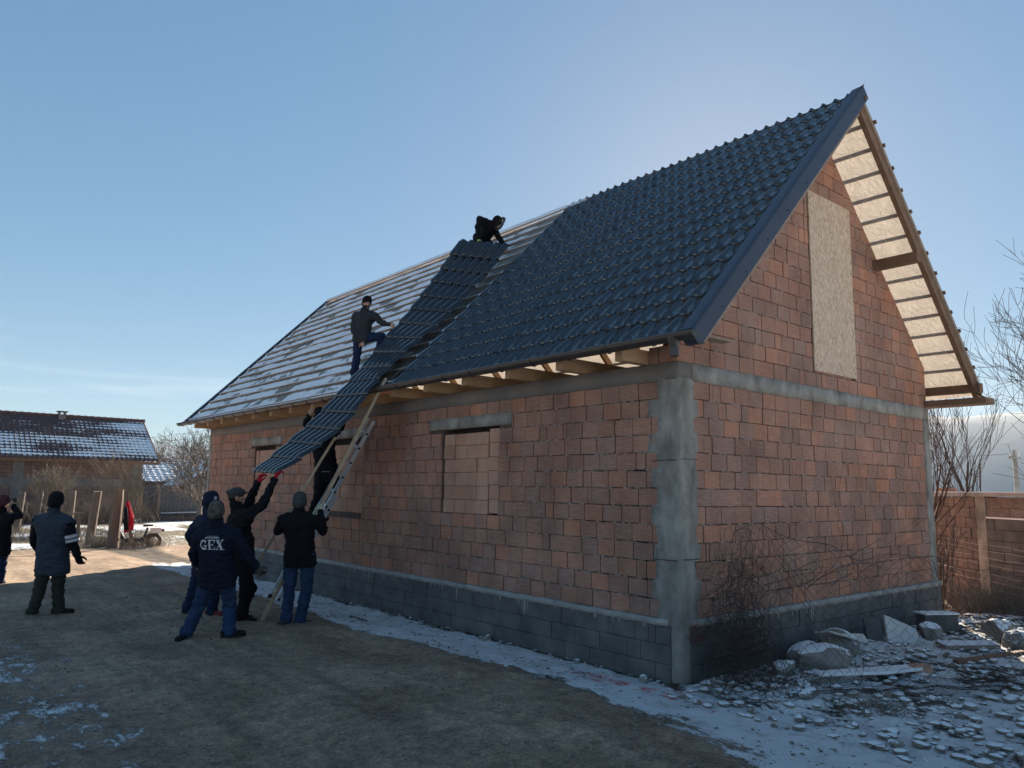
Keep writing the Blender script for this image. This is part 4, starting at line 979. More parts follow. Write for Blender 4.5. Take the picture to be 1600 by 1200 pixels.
def make_person(key, label, jacket, trousers, shoe='shoe', hat='beanie', hatmat='cloth_black', gloves=(None, None), k=1.0, curl=(0.5, 0.5), bulk=1.0, sleeve=None, group=None, soles=None, hem=0.12, hoody=False, collar=None):
    J = {a: Vector(b) for a, b in JOINTS[key].items()}
    if key == 'ridge':
        for q_ in J:
            if q_[:2] in ('he', 'ne', 'sh', 'fa'): J[q_].z += 0.13
            elif q_[:2] in ('el', 'hi'): J[q_].z += 0.07
    if key == 'redglove': J['haL'].z += 0.07; J['haR'].z += 0.06
    base = Vector(((J['anL'].x+J['anR'].x)/2, (J['anL'].y+J['anR'].y)/2, min(J['toL'].z, J['toR'].z)-0.04))
    root = thing('person', base, label, 'person', group)
    up = (J['neck']-(J['hipL']+J['hipR'])/2).normalized()
    fwd = (J['face']-J['head']).normalized(); hup = (J['head']-J['neck']).normalized().lerp(Vector((0, 0, 1)), 0.5).normalized(); fwd = (fwd-hup*fwd.dot(hup)).normalized(); side = fwd.cross(hup).normalized()
    sh = (J['shR']-J['shL']).normalized(); bf = up.cross(sh).normalized()      # body front
    if bf.dot(fwd) < 0 and abs(bf.dot(fwd)) > 0.3: bf = -bf
    hips = (J['hipL']+J['hipR'])/2; hs = (J['hipR']-J['hipL']).normalized()
    hc = J['head']
    # ---- body: one continuous surface
    mb = MB()
    ell(mb, hc+hup*0.005*k, (side, fwd, hup), (0.076*k, 0.096*k, 0.112*k)); ell(mb, hc-hup*0.055*k+fwd*0.028*k, (side, fwd, hup), (0.055*k, 0.062*k, 0.062*k))
    cap_pts(mb, hc+fwd*0.093*k-hup*0.0*k, 0.011*k, hc+fwd*0.108*k-hup*0.03*k, 0.016*k, 8)
    for s in (-1, 1):
        ell(mb, hc+side*s*0.078*k-hup*0.01*k-fwd*0.01*k, (side, fwd, hup), (0.013*k, 0.022*k, 0.034*k))
        ell(mb, hc+side*s*0.03*k+fwd*0.083*k+hup*0.028*k, (side, fwd, hup), (0.026*k, 0.014*k, 0.010*k))
        ell(mb, hc+side*s*0.04*k+fwd*0.065*k-hup*0.02*k, (side, fwd, hup), (0.024*k, 0.022*k, 0.026*k))
    ell(mb, hc+fwd*0.088*k-hup*0.055*k, (side, fwd, hup), (0.024*k, 0.010*k, 0.007*k)); ell(mb, hc+fwd*0.086*k-hup*0.068*k, (side, fwd, hup), (0.021*k, 0.010*k, 0.007*k)); ell(mb, hc+fwd*0.078*k-hup*0.095*k, (side, fwd, hup), (0.025*k, 0.02*k, 0.018*k))
    cap_pts(mb, hc-hup*0.06*k-fwd*0.01*k, 0.058*k, J['neck'], 0.06*k)
    chest = J['neck']-up*0.16*k; belly = J['neck'].lerp(hips, 0.62)
    for s, j in ((-1, 'shL'), (1, 'shR')):
        cap_pts(mb, J['neck']-up*0.02*k, 0.055*k, J[j]-up*0.01, 0.055*k); cap_pts(mb, chest, 0.11*k, J[j].lerp(chest, 0.35), 0.09*k)
    cap_pts(mb, chest+sh*0.06*k, 0.105*k, belly+hs*0.05*k, 0.10*k); cap_pts(mb, chest-sh*0.06*k, 0.105*k, belly-hs*0.05*k, 0.10*k)
    cap_pts(mb, belly, 0.11*k, hips, 0.11*k); cap_pts(mb, J['hipL'], 0.095*k, J['hipR'], 0.095*k)
    for t in 'LR':
        cap_pts(mb, J['sh'+t], 0.050*k, J['el'+t], 0.040*k); wr = J['el'+t].lerp(J['ha'+t], 0.84); cap_pts(mb, J['el'+t], 0.040*k, wr, 0.026*k)
        cap_pts(mb, J['hip'+t], 0.082*k, J['kn'+t], 0.055*k); cap_pts(mb, J['kn'+t], 0.055*k, J['an'+t], 0.038*k); cap_pts(mb, J['an'+t], 0.035*k, J['to'+t], 0.03*k)
        dh = (J['ha'+t]-J['el'+t]).normalized(); pn = -bf if abs(dh.dot(bf)) < 0.9 else up
        hand(mb, wr, dh, pn, 1 if t == 'L' else -1, curl[0 if t == 'L' else 1], k)
    fuse(mb, 0.0095, 'skin', 'body', root, smooth=2)
    # ---- jacket
    b = bulk*k; mb = MB()
    for j in ('shL', 'shR'):
        cap_pts(mb, J['neck']-up*0.04*k, 0.075*b, J[j]-up*0.015, 0.077*b); cap_pts(mb, chest, 0.135*b, J[j].lerp(chest, 0.35)-up*0.02, 0.115*b)
    cap_pts(mb, chest+sh*0.075*k, 0.13*b, belly+hs*0.07*k, 0.125*b); cap_pts(mb, chest-sh*0.075*k, 0.13*b, belly-hs*0.07*k, 0.125*b)
    cap_pts(mb, belly+bf*0.03*k, 0.14*b, hips+bf*0.01, 0.13*b)
    hemc = hips-up*(hem-0.06)*k
    cap_pts(mb, belly+hs*0.06*k, 0.13*b, hemc+hs*0.080*k, 0.140*b); cap_pts(mb, belly-hs*0.06*k, 0.13*b, hemc-hs*0.080*k, 0.140*b); cap_pts(mb, belly, 0.14*b, hemc+bf*0.01, 0.142*b)
    if hoody: ell(mb, J['neck']-bf*0.075*k-up*0.02*k, (sh, bf, up), (0.12*k, 0.06*k, 0.08*k))
    cap_pts(mb, J['neck']-up*0.03*k, 0.098*k, J['neck'].lerp(hc, 0.50)-fwd*0.014*k, 0.078*k)
    sl = MB() if sleeve else mb
    for t in 'LR':
        wr = J['el'+t].lerp(J['ha'+t], 0.80)
        cap_pts(sl, J['sh'+t]-up*0.01, 0.073*b, J['el'+t], 0.060*b); cap_pts(sl, J['el'+t], 0.060*b, wr, 0.043*b); dw = (wr-J['el'+t]).normalized(); cap_pts(sl, wr-dw*0.03, 0.046*b, wr, 0.046*b)
    jk = fuse(mb, 0.015, jacket, 'jacket', root, 0.019*k, (6, 6, 13), seed=len(key), smooth=5, hemcut=(hemc-up*0.05*k, up, [(J['el'+t], J['ha'+t]) for t in 'LR']+[(J['sh'+t], J['el'+t]) for t in 'LR']))
    if sleeve: fuse(sl, 0.014, sleeve, 'sleeves', root, 0.015*k, (8, 8, 15), seed=len(key)+2, smooth=4)
    # ---- trousers
    mb = MB(); cap_pts(mb, J['hipL']+up*0.03, 0.105*k, J['hipR']+up*0.03, 0.105*k)
    for t in 'LR':
        cap_pts(mb, J['hip'+t].lerp(J['kn'+t], 0.08), 0.104*k, J['kn'+t], 0.078*k); cap_pts(mb, J['kn'+t], 0.080*k, J['an'+t], 0.072*k); cap_pts(mb, J['an'+t]+Vector((0, 0, 0.03)), 0.076*k, J['an'+t]-Vector((0, 0, 0.015)), 0.080*k)
    fuse(mb, 0.014, trousers, 'trousers', root, 0.019*k, (6, 6, 14), seed=len(key)+4, smooth=4)
    # ---- shoes
    for t in 'LR':
        a, c = J['an'+t], J['to'+t]; fd = Vector((c.x-a.x, c.y-a.y, 0)); fd = fd.normalized() if fd.length > 0.03 else Vector((fwd.x, fwd.y, 0)).normalized()
        z = c.z if key not in ('roofman', 'ridge') else a.z-0.06*k
        sd_ = fd.cross(Vector((0, 0, 1))); heel = Vector((a.x, a.y, 0))-fd*0.06*k; toe = Vector((a.x, a.y, 0))+fd*0.17*k; z0 = z-0.012
        mb = MB(); 
        for o_ in (-0.014, 0.014): cap_pts(mb, heel+sd_*o_+Vector((0, 0, z0+0.048)), 0.042*k, toe+sd_*o_+Vector((0, 0, z0+0.032)), 0.036*k)
        cap_pts(mb, heel+fd*0.03+Vector((0, 0, z0+0.06)), 0.045*k, Vector((a.x, a.y, a.z+0.01)), 0.052*k)
        sh_o = fuse(mb, 0.012, shoe, 'shoe', root, 0.003, (12, 12, 12), smooth=2)
        mb = MB()
        outline = []
        for q in range(14):
            an = 2*math.pi*q/14; u_ = math.cos(an); v_ = math.sin(an); outline.append((heel+toe)/2+fd*u_*0.158*k+sd_*v_*(0.052+0.006*u_)*k+Vector((0, 0, z0-0.012)))
        mb.prism(outline, (0, 0, 0.026)); mb.build('sole', soles or 'rubber', sh_o)
    # ---- gloves
    for i, t in enumerate('LR'):
        if gloves[i]:
            dh = (J['ha'+t]-J['el'+t]).normalized(); pn = -bf if abs(dh.dot(bf)) < 0.9 else up; wr = J['el'+t].lerp(J['ha'+t], 0.84)
            mb = MB(); hand(mb, wr, dh, pn, 1 if t == 'L' else -1, curl[i], k*1.04, 1.28); cap_pts(mb, wr-dh*0.05, 0.040*k, wr+dh*0.01, 0.034*k)
            g_ = fuse(mb, 0.0065, gloves[i], 'glove', root, 0.002, (30, 30, 30), smooth=2)
            if gloves[i] == 'glove_red': pass
    # ---- head gear and hair
    if hat in ('beanie', 'logo'):
        mb = MB(); cc = hc+hup*0.030*k
        prof_ = [(0.0, 0.098), (0.045, 0.106), (0.08, 0.097), (0.11, 0.074), (0.127, 0.045), (0.134, 0.012)]
        vs = []
        n = 20
        def ring(h, r_, tilt=0.16): return [cc+side*r_*0.90*k*math.cos(2*math.pi*i/n)+fwd*r_*1.07*k*math.sin(2*math.pi*i/n)+hup*(h*k+tilt*r_*math.sin(2*math.pi*i/n)*(1 if h < 0.01 else 0.5)*k) for i in range(n)]
        rings = [ring(-0.045, 0.103, 0.42), ring(-0.042, 0.110, 0.42), ring(0.010, 0.113), ring(0.016, 0.107)] + [ring(h, r_) for h, r_ in prof_[1:]]
        for rg in rings: vs += rg
        mb.add(vs, [(i*n+j, i*n+(j+1) % n, (i+1)*n+(j+1) % n, (i+1)*n+j) for i in range(len(rings)-1) for j in range(n)] + [tuple((len(rings)-1)*n+j for j in range(n)), tuple(reversed(range(n)))])
        ho = mb.build('knitted_hat', hatmat, root, True)
        if hat == 'logo':
            mb = MB(); c_ = cc+side*(-0.02)*k; sidev = (_r*0.55-_f).normalized(); c_ = cc+(side if side.dot(-_f) > 0 else -side)*0.088*k+fwd*0.035*k+hup*0.035*k; nv = (side if side.dot(-_f) > 0 else -side)
            a_ = nv.cross(hup).normalized(); mb.prism([c_+a_*0.022*math.cos(2*math.pi*q/10)+hup*0.026*math.sin(2*math.pi*q/10)+nv*0.012 for q in range(10)], nv*0.006); mb.build('hat_badge', 'print_white', ho)
        mb = MB(); ell(mb, hc-fwd*0.030*k-hup*0.035*k, (side, fwd, hup), (0.074*k, 0.068*k, 0.070*k)); mb.build('hair', 'hair', root, True)
    elif hat == 'flat':
        mb = MB(); ell(mb, hc+hup*0.075*k-fwd*0.005*k, (side, fwd, hup), (0.108*k, 0.135*k, 0.048*k)); ell(mb, hc+hup*0.052*k+fwd*0.115*k, (side, fwd, hup), (0.07*k, 0.055*k, 0.012*k))
        cap_pts(mb, hc+hup*0.045*k-fwd*0.03*k, 0.09*k, hc+hup*0.055*k+fwd*0.02*k, 0.09*k)
        fuse(mb, 0.01, hatmat, 'flat_cap', root, 0.004, (14, 14, 14))
        mb = MB(); ell(mb, hc-fwd*0.03*k-hup*0.01*k, (side, fwd, hup), (0.079*k, 0.075*k, 0.075*k)); mb.build('hair', 'hair', root, True)
    elif hat == 'hood':
        mb = MB(); ell(mb, hc+hup*0.015*k-fwd*0.015*k, (side, fwd, hup), (0.108*k, 0.120*k, 0.135*k)); fuse(mb, 0.011, jacket, 'hood', root, 0.006, (12, 12, 12), smooth=2)
        mb = MB(); r_ = random.Random(3); cf = hc+fwd*0.075*k
        for q in range(520):
            a_ = r_.uniform(0, 2*math.pi); p = cf+side*math.cos(a_)*0.098*k+hup*math.sin(a_)*0.125*k; dr_ = (side*math.cos(a_)*0.8+hup*math.sin(a_)*0.8+fwd*r_.uniform(-0.2, 1.0)+Vector((r_.uniform(-.3, .3), r_.uniform(-.3, .3), r_.uniform(-.3, .3)))).normalized()
            mb.tube([p, p+dr_*r_.uniform(0.03, 0.06)], [0.007, 0.0015], 3, False)
        mb.build('fur_trim', 'fur', root)
    if key in ('roofman', 'redglove', 'logohat', 'phone'):
        for s in (-1, 1):
            mb = MB(); ell(mb, hc+side*s*0.031*k+fwd*0.087*k+hup*0.010*k, (side, fwd, hup), (0.011*k, 0.007*k, 0.006*k), 8); mb.build('eye', 'black', root, True)
    if key == 'roofman':
        mb = MB(); ell(mb, hc+fwd*0.030*k-hup*0.075*k, (side, fwd, hup), (0.062*k, 0.068*k, 0.05*k)); mb.build('beard', 'hair', root, True)
    return root, J, jk, (up, sh, bf, side, fwd, hup)

WK = 'men handing up the metal sheet from the ground'
make_person('jeans', 'man in black jacket and blue jeans, seen from behind, gripping the wooden pole', 'cloth_black', 'denim', gloves=(None, 'glove_cream'), hatmat='cap_grey', curl=(0.9, 1.0), bulk=1.06, group=WK, shoe='cap_grey')
make_person('redglove', 'man in flat cap reaching up with red gloves under the sheet end', 'cloth_black', 'cloth_black', hat='flat', hatmat='cap_grey', gloves=('glove_red', 'glove_red'), curl=(0.7, 0.7), bulk=1.08, group=WK, hem=0.20)
_, J, jk, AX = make_person('gex', 'man with white letters printed on the back of his navy jacket, in blue jeans', 'cloth_navy', 'denim', hat='beanie', hatmat='camo', gloves=(None, 'camo'), curl=(0.5, 0.6), bulk=1.12, group=WK, soles='rubber')
make_person('logohat', 'man in navy beanie with a small badge and reddish trainers, behind the printed jacket', 'cloth_navy2', 'denim_dark', shoe='shoe_red', soles='sole', hat='logo', hatmat='cloth_navy2', curl=(0.5, 0.5), bulk=1.04, group=WK)
_, JV_, jv_, AXV = make_person('vest', 'man walking in grey padded vest over dark sleeves with pale stripes', 'cloth_vest', 'trousers_olive', sleeve='cloth_black', gloves=(None, 'cloth_black'), curl=(0.4, 0.4), bulk=1.13, hem=0.16)
_, JP, jp_, AXP = make_person('phone', 'man at the left edge of the picture holding a phone up to his face', 'cloth_black', 'denim_dark', hat='beanie', hatmat='cap_red', curl=(0.8, 0.8), bulk=1.03)
make_person('ladder', 'man in black on the ladder, mostly hidden by the hanging sheet', 'cloth_black', 'cloth_black', curl=(0.8, 0.8), bulk=1.0, hem=0.14)
make_person('roofman', 'man in dark beanie and jeans standing on the snowy battens beside the sheet', 'cloth_grey', 'denim_dark', hatmat='cloth_black', curl=(0.6, 0.5), bulk=1.0, k=0.86, hem=0.10)
make_person('ridge', 'crouching man in black fur-hooded jacket near the ridge, holding the top of the sheet', 'cloth_black', 'cloth_black', hat='hood', gloves=(None, 'green_glove'), curl=(0.6, 0.7), bulk=1.02, k=0.84, hem=0.10)

# lettering on the navy jacket, laid onto the cloth
def project_print(polys, origin, ux, uz, nrm, surf, name, parent, lift=0.004, sub=0.012):
    bm = bmesh.new()
    for poly in polys:
        vs = [bm.verts.new((p[0], 0, p[1])) for p in poly]; bm.faces.new(vs)
    for ax in (0, 2):
        lo = min(v.co[ax] for v in bm.verts); hi = max(v.co[ax] for v in bm.verts); t = lo+sub
        while t < hi:
            co = [0, 0, 0]; no = [0, 0, 0]; co[ax] = t; no[ax] = 1
            bmesh.ops.bisect_plane(bm, geom=list(bm.verts)+list(bm.edges)+list(bm.faces), plane_co=co, plane_no=no); t += sub
    bvh = BVHTree.FromPolygons([v.co.copy() for v in surf.data.vertices], [tuple(p.vertices) for p in surf.data.polygons])
    for v in bm.verts:
        p = Vector(origin)+ux*v.co.x+uz*v.co.z; hit, nn, _, _ = bvh.ray_cast(p-nrm*-0.5, -nrm)
        v.co = (hit+nrm*lift) if hit else p
    me = bpy.data.meshes.new(name); bm.to_mesh(me); bm.free(); return link(name, me, 'print_white', parent)
def rect(x0, x1, z0, z1): return [(x0, z0), (x1, z0), (x1, z1), (x0, z1)]
LET = []
Wt = 0.30; s_ = Wt/3.0
# G: heavy arc, notch, spur
arc = [(math.radians(a)) for a in range(48, 315, 18)]
for a0, a1 in zip(arc[:-1], arc[1:]):
    def pt(a, r_, w=1.0): return (0.45+0.42*r_*math.cos(a), 0.5+0.5*r_*math.sin(a))
    th0 = 0.60-0.16*abs(math.sin(a0))*-1 if False else (0.58 if math.cos(a0) < 0 else 0.78); th1 = (0.58 if math.cos(a1) < 0 else 0.78)
    LET.append([pt(a0, 1), pt(a1, 1), pt(a1, th1), pt(a0, th0)])
LET += [rect(0.60, 0.82, 0.02, 0.40), rect(0.50, 0.95, 0.40, 0.48), rect(0.70, 0.80, 0.66, 0.98)]
# E
LET += [rect(1.08, 1.32, 0.06, 0.94), rect(1.0, 1.88, 0.0, 0.075), rect(1.0, 1.88, 0.925, 1.0), rect(1.325, 1.62, 0.465, 0.535), rect(1.78, 1.88, 0.08, 0.30), rect(1.78, 1.88, 0.72, 0.92), rect(1.60, 1.67, 0.36, 0.64)]
# X
LET += [[(2.10, 0.93), (2.38, 0.93), (2.88, 0.07), (2.60, 0.07)], [(2.72, 0.93), (2.82, 0.93), (2.53, 0.52), (2.46, 0.60)], [(2.06, 0.07), (2.16, 0.07), (2.45, 0.43), (2.38, 0.50)],
        rect(1.98, 2.50, 0.935, 1.0), rect(2.62, 2.95, 0.935, 1.0), rect(1.96, 2.28, 0.0, 0.065), rect(2.48, 3.02, 0.0, 0.065)]
LET = [[(p[0]*s_-Wt/2, p[1]*s_*1.25) for p in q] for q in LET]
up_, sh_, bf_, *_ = AX
nb = -bf_ if bf_.dot(_f) > 0 else bf_
ux = _r-nb*_r.dot(nb); ux = (ux-Vector((0, 0, 1))*ux.z).normalized(); uz = nb.cross(ux)*-1
if uz.z < 0: uz = -uz
org = CAM + (_f + _r*((333-800)/1183) + _u*((600-858)/1183))*((J['neck']-CAM).dot(_f)-0.1)
project_print(LET, org, ux, uz, nb, jk, 'jacket_print', jk)
small = [rect(-0.085+0.0135*i, -0.085+0.0135*i+0.0095, 0.145, 0.156) for i in range(13)] + [rect(-0.07, 0.07, 0.166, 0.170), [(-0.09, 0.140), (0.09, 0.140), (0.09, 0.142), (-0.09, 0.142)]]
project_print(small, org, ux, uz, nb, jk, 'jacket_print', jk)
# stripes on the upper sleeve of the walking man
a, b = JV_['shR'], JV_['elR']
for t0, t1, mt in ((0.62, 0.78, 'white_cloth'), (0.84, 0.98, 'white_cloth')):
    mb = MB(); mb.tube([a.lerp(b, t0)-Vector((0, 0, 0.01)), a.lerp(b, t1)-Vector((0, 0, 0.01))], [0.088, 0.085], 18, False); o = mb.build('sleeve_stripe', mt, jv_.parent, True)
# phone in the hand of the man at the edge
mb = MB(); hp = JP['haR']+_f*0.03+_u*0.05; mb.beam(hp-_r*0.075, hp+_r*0.075, 0.075, 0.009, up=(_f*-1)); tag(mb.build('phone', 'black'), 'dark phone held up at the left edge of the picture', 'phone')
mb = MB(); wb = JOINTS['ladder']; w = (Vector(wb['hipL'])+Vector(wb['hipR']))/2+Vector((0, 0, 0.04)); mb.tube([w+Vector((0.155*math.cos(q*math.pi/9), 0.175*math.sin(q*math.pi/9), 0)) for q in range(19)], 0.004, 5); tag(mb.build('cord', 'wire_new'), 'pale cord tied round the waist of the man on the ladder', 'cord')
# ------------------------------------------------------------------ neighbour's long brick building on the left
def tiled_roof(name, x0, x1, y_e, z_e, y_r, z_r, parent, tw=0.26, rows=14, snowk=0.62, mat='old_roof', seed=0, amp=0.035):
    L_ = math.hypot(y_r-y_e, z_r-z_e); sv = Vector((0, y_r-y_e, z_r-z_e)).normalized(); nv = Vector((0, -(z_r-z_e), (y_r-y_e))).normalized()
    if nv.z < 0: nv = -nv
    st = L_/rows; S = []
    for k in range(rows):
        for fr in (0.0, 0.03, 0.5, 0.97): S.append((k*st+fr*st, fr))
    xs = np.arange(x0, x1, tw/6); P = np.zeros((len(S), len(xs), 3)); A = np.zeros((len(S), len(xs)))
    w = 0.5+0.5*np.cos(2*np.pi*xs/tw)
    for i, (s, fr) in enumerate(S):
        h = amp*w + (0.0 if fr == 0 else amp*0.9*(1-fr))
        q = Vector((0, y_e, z_e))+sv*s
        P[i, :, 0] = xs; P[i, :, 1] = q.y+nv.y*h; P[i, :, 2] = q.z+nv.z*h
        A[i] = snowk + 0.95*(fbm(xs*0.35, s*0.9+xs*0, 5+seed, 4)-0.5) - 0.16*(w > 0.8) + 0.05 - (0.5 if fr < 0.02 else 0.25 if fr > 0.9 else 0) - 0.5*(s < st*0.9) - 0.35*(s > L_-st*1.2)
    me = grid_mesh(P[:, :, 0], P[:, :, 1], P[:, :, 2]); set_attr(me, 'snow', np.clip(A, 0, 1)); return link(name, me, mat, parent, False)
FWY = 42.4
nb_ = thing('brick_barn', (-8, FWY+4, 0), 'long low brick building with snow-dusted tiled roof and small roof vent', 'building')
def far_brick():
    m, nt, b = new_mat('far_brickwork'); L = nt.links; b.inputs['Roughness'].default_value = 0.95
    v = coords(nt, (1, 1, 1), 'World')
    sx = N(nt, 'ShaderNodeSeparateXYZ'); L.new(v, sx.inputs[0]); cb = N(nt, 'ShaderNodeCombineXYZ'); L.new(sx.outputs['X'], cb.inputs[0]); L.new(sx.outputs['Z'], cb.inputs[1])
    bt = N(nt, 'ShaderNodeTexBrick', Scale=1.0); bt.inputs['Brick Width'].default_value = 0.42; bt.inputs['Row Height'].default_value = 0.21; bt.inputs['Mortar Size'].default_value = 0.012; bt.inputs['Bias'].default_value = 0.0
    bt.inputs['Color1'].default_value = (0.235, 0.155, 0.12, 1); bt.inputs['Color2'].default_value = (0.17, 0.115, 0.095, 1); bt.inputs['Mortar'].default_value = (0.10, 0.08, 0.07, 1)
    L.new(cb.outputs[0], bt.inputs['Vector'])
    n = N(nt, 'ShaderNodeTexNoise', Scale=0.8, Detail=6); L.new(v, n.inputs['Vector']); rp = ramp(nt, [(0.3, (0.75, 0.75, 0.75)), (0.7, (1.2, 1.15, 1.1))]); L.new(n.outputs['Fac'], rp.inputs['Fac'])
    mm = N(nt, 'ShaderNodeMix', data_type='RGBA', blend_type='MULTIPLY'); mm.inputs['Factor'].default_value = 1; L.new(bt.outputs['Color'], mm.inputs['A']); L.new(rp.outputs['Color'], mm.inputs['B']); L.new(mm.outputs['Result'], b.inputs['Base Color'])
    return m
M['far_brick'] = far_brick()
mb = MB(); mb.box(-24, 5.3, FWY, FWY+8.5, -0.3, 3.45); mb.prism([(5.3, FWY+0.0, 3.45), (5.3, FWY+8.5, 3.45), (5.3, FWY+4.2, 6.0)], (-0.3, 0, 0)); mb.build('wall', 'far_brick', nb_)
for x in (-6.9, -0.75, 5.1): mb = MB(); mb.box(x-0.28, x+0.22, FWY-0.03, FWY+0.1, -0.2, 3.45); mb.build('concrete_column', 'old_concrete', nb_)
mb = MB(); mb.box(-24, 5.35, FWY-0.04, FWY+0.1, 1.85, 2.28); mb.build('concrete_band', 'old_concrete', nb_)
tiled_roof('roof', -24.5, 6.0, FWY-0.75, 3.30, FWY+3.6, 5.90, nb_, rows=15, tw=0.24, snowk=0.58)
mb = MB(); mb.box(-24.5, 6.0, FWY-0.70, FWY-0.66, 3.14, 3.30); mb.build('eave_board', 'wood_dark', nb_)
mb = MB(); mb.prism([(6.0, FWY-0.75, 3.2), (6.0, FWY-0.75, 3.36), (6.0, FWY+3.6, 5.98), (6.0, FWY+7.95, 3.36), (6.0, FWY+7.95, 3.2), (6.0, FWY+3.6, 5.8)], (0.05, 0, 0)); mb.build('verge_board', 'wood_dark', nb_)
mb = MB()
x = -24.5
while x < 6.0: mb.tube([(x, FWY+3.6, 5.93), (x+0.40, FWY+3.6, 5.95)], [0.09, 0.11], 8); x += 0.36
tag(mb.build('ridge_tiles', 'old_roof_plain', nb_), kind='stuff') if 'old_roof_plain' in M else None
if 'old_roof_plain' not in M:
    M['old_roof_plain'] = simple('old_tile', (0.10, 0.055, 0.05), (0.16, 0.08, 0.065), 0.9, 4, 0.3, 20); tag(mb.build('ridge_tiles', 'old_roof_plain', nb_), kind='stuff')
mb = MB(); cx, cy = 1.55, FWY+3.4; mb.box(cx-.18, cx+.18, cy-.18, cy+.18, 5.7, 5.98)
for i in (-1, 1):
    for j in (-1, 1): mb.box(cx+i*.14-.04, cx+i*.14+.04, cy+j*.14-.04, cy+j*.14+.04, 5.98, 6.14)
mb.box(cx-.27, cx+.27, cy-.27, cy+.27, 6.14, 6.20); mb.build('chimney', 'old_concrete', nb_)

# two snowy roofs further off behind it
b2 = thing('far_house', (13, 62, 0), 'far house behind the fence with a blue-white snow-covered roof', 'house')
mb = MB(); mb.box(7.2, 20, 60.6, 68, -0.3, 2.3); mb.build('wall', 'far_brick', b2)
tiled_roof('roof', 7.0, 20.3, 60, 2.2, 64.2, 4.15, b2, rows=10, snowk=0.85, mat='far_roof', seed=3, amp=0.03, tw=0.5)
b3 = thing('far_house', (13.6, 56, 0), 'small far gabled house beside the blue-white roof, behind bare twigs', 'house')
mb = MB(); mb.prism([(11.6, 55.5, -0.3), (16.5, 55.5, -0.3), (16.5, 55.5, 2.0), (14.1, 55.5, 3.5), (11.6, 55.5, 2.0)], (0, 3.5, 0)); mb.build('wall', 'old_wall', b3) if 'old_wall' in M else mb.build('wall', 'wood_old', b3)
mb = MB(); mb.prism([(11.2, 55.2, 1.85), (14.1, 55.2, 3.62), (17, 55.2, 1.85), (17, 55.2, 1.97), (14.1, 55.2, 3.74), (11.2, 55.2, 1.97)], (0, 4.2, 0)); mb.build('roof', 'rubble', b3)

# plank fence / lean-to between the barn and the house
gt_ = thing('plank_fence', (7, 40, 0), 'grey weathered plank fence with a sloping top beside the brick building', 'fence')
def gtopz(x): return 1.95 if x < 5.6 else 1.86-(x-5.6)*0.385
x = 4.9; i = 0
while x < 8.9:
    w = rng.uniform(0.19, 0.25); mb = MB(); y = 40.0+rng.uniform(-.02, .02) + (0.25 if x < 5.6 else 0)
    mb.prism([(x, y, 0.1), (x+w-0.015, y, 0.1), (x+w-0.015, y, gtopz(x+w)), (x, y, gtopz(x)+rng.uniform(-.03, .03))], (0, 0.03, 0)); mb.build('plank', 'wood_old', gt_); x += w
mb = MB(); mb.beam((5.5, 39.93, 1.95), (8.95, 39.93, 0.62), 0.08, 0.10); mb.build('top_rail', 'wood_old', gt_)
mb = MB(); mb.box(5.55, 5.68, 39.85, 39.96, 0.0, 1.9); mb.build('post', 'post', gt_)
mb = MB(); mb.box(4.9, 8.95, 39.7, 40.1, -0.3, 0.28); mb.build('base_wall', 'mortar', gt_)
mb = MB(); mb.tube([(5.8, 39.85, 0.46), (7.7, 39.85, 0.50)], 0.045, 8); tag(mb.build('pipe', 'wire_new'), 'pale pipe lying along the grey plank fence', 'pipe')

# row of stout posts
def mkpost(x, y, w, h, lean, label):
    mb = MB(); n = 7; prev = None; z0 = gz(x, y)-0.15; H = h-z0
    pts = [(x+lean*t, y+0.02*math.sin(t*4), z0+H*t) for t in [i/n for i in range(n+1)]]
    r = random.Random(int(x*100)); m_ = 8; vs = []
    for i, p in enumerate(pts):
        for k in range(m_):
            a = 2*math.pi*k/m_; rr2 = w/2*(1.0+0.10*math.sin(a*2+1)+0.05*r.uniform(-1, 1))*(1.08-0.14*i/n); vs.append((p[0]+rr2*math.cos(a), p[1]+rr2*0.8*math.sin(a), p[2]+(0.02*r.uniform(-1, 1) if i == n else 0)))
    mb.add(vs, [(i*m_+k, i*m_+(k+1) % m_, (i+1)*m_+(k+1) % m_, (i+1)*m_+k) for i in range(n) for k in range(m_)]+[tuple(n*m_+k for k in range(m_))])
    return tag(mb.build('fence_post', 'post'), label, 'post', 'row of thick weathered posts across the yard')
mkpost(-0.72, 21.2, 0.32, 1.87, 0.03, 'thick weathered post nearest the houses, with a red jacket hanging on it')
mkpost(-0.80, 24.1, 0.27, 1.77, 0.12, 'leaning weathered post just left of the one with the red jacket')
mkpost(-0.95, 27.0, 0.26, 1.76, 0.03, 'third weathered post, next to the hat of the man in the grey vest')
mkpost(-1.74, 29.0, 0.22, 1.70, 0.10, 'weathered post between the two men at the left')
mkpost(-1.93, 32.0, 0.24, 1.62, 0.10, 'weathered post behind the shoulder of the man holding a phone')
mkpost(-2.60, 35.0, 0.24, 1.62, 0.02, 'farthest weathered post at the left edge')
lt = thing('low_rail', (-1.2, 24.6, 0), 'low wooden rail on two short stakes behind the posts', 'rail')
mb = MB(); mb.box(-1.45, -1.0, 24.55, 24.65, 0.98, 1.03); mb.build('rail', 'post', lt)
for x in (-1.38, -1.08): mb = MB(); mb.box(x-.05, x+.05, 24.56, 24.64, -0.05, 0.98); mb.build('stake', 'post', lt)

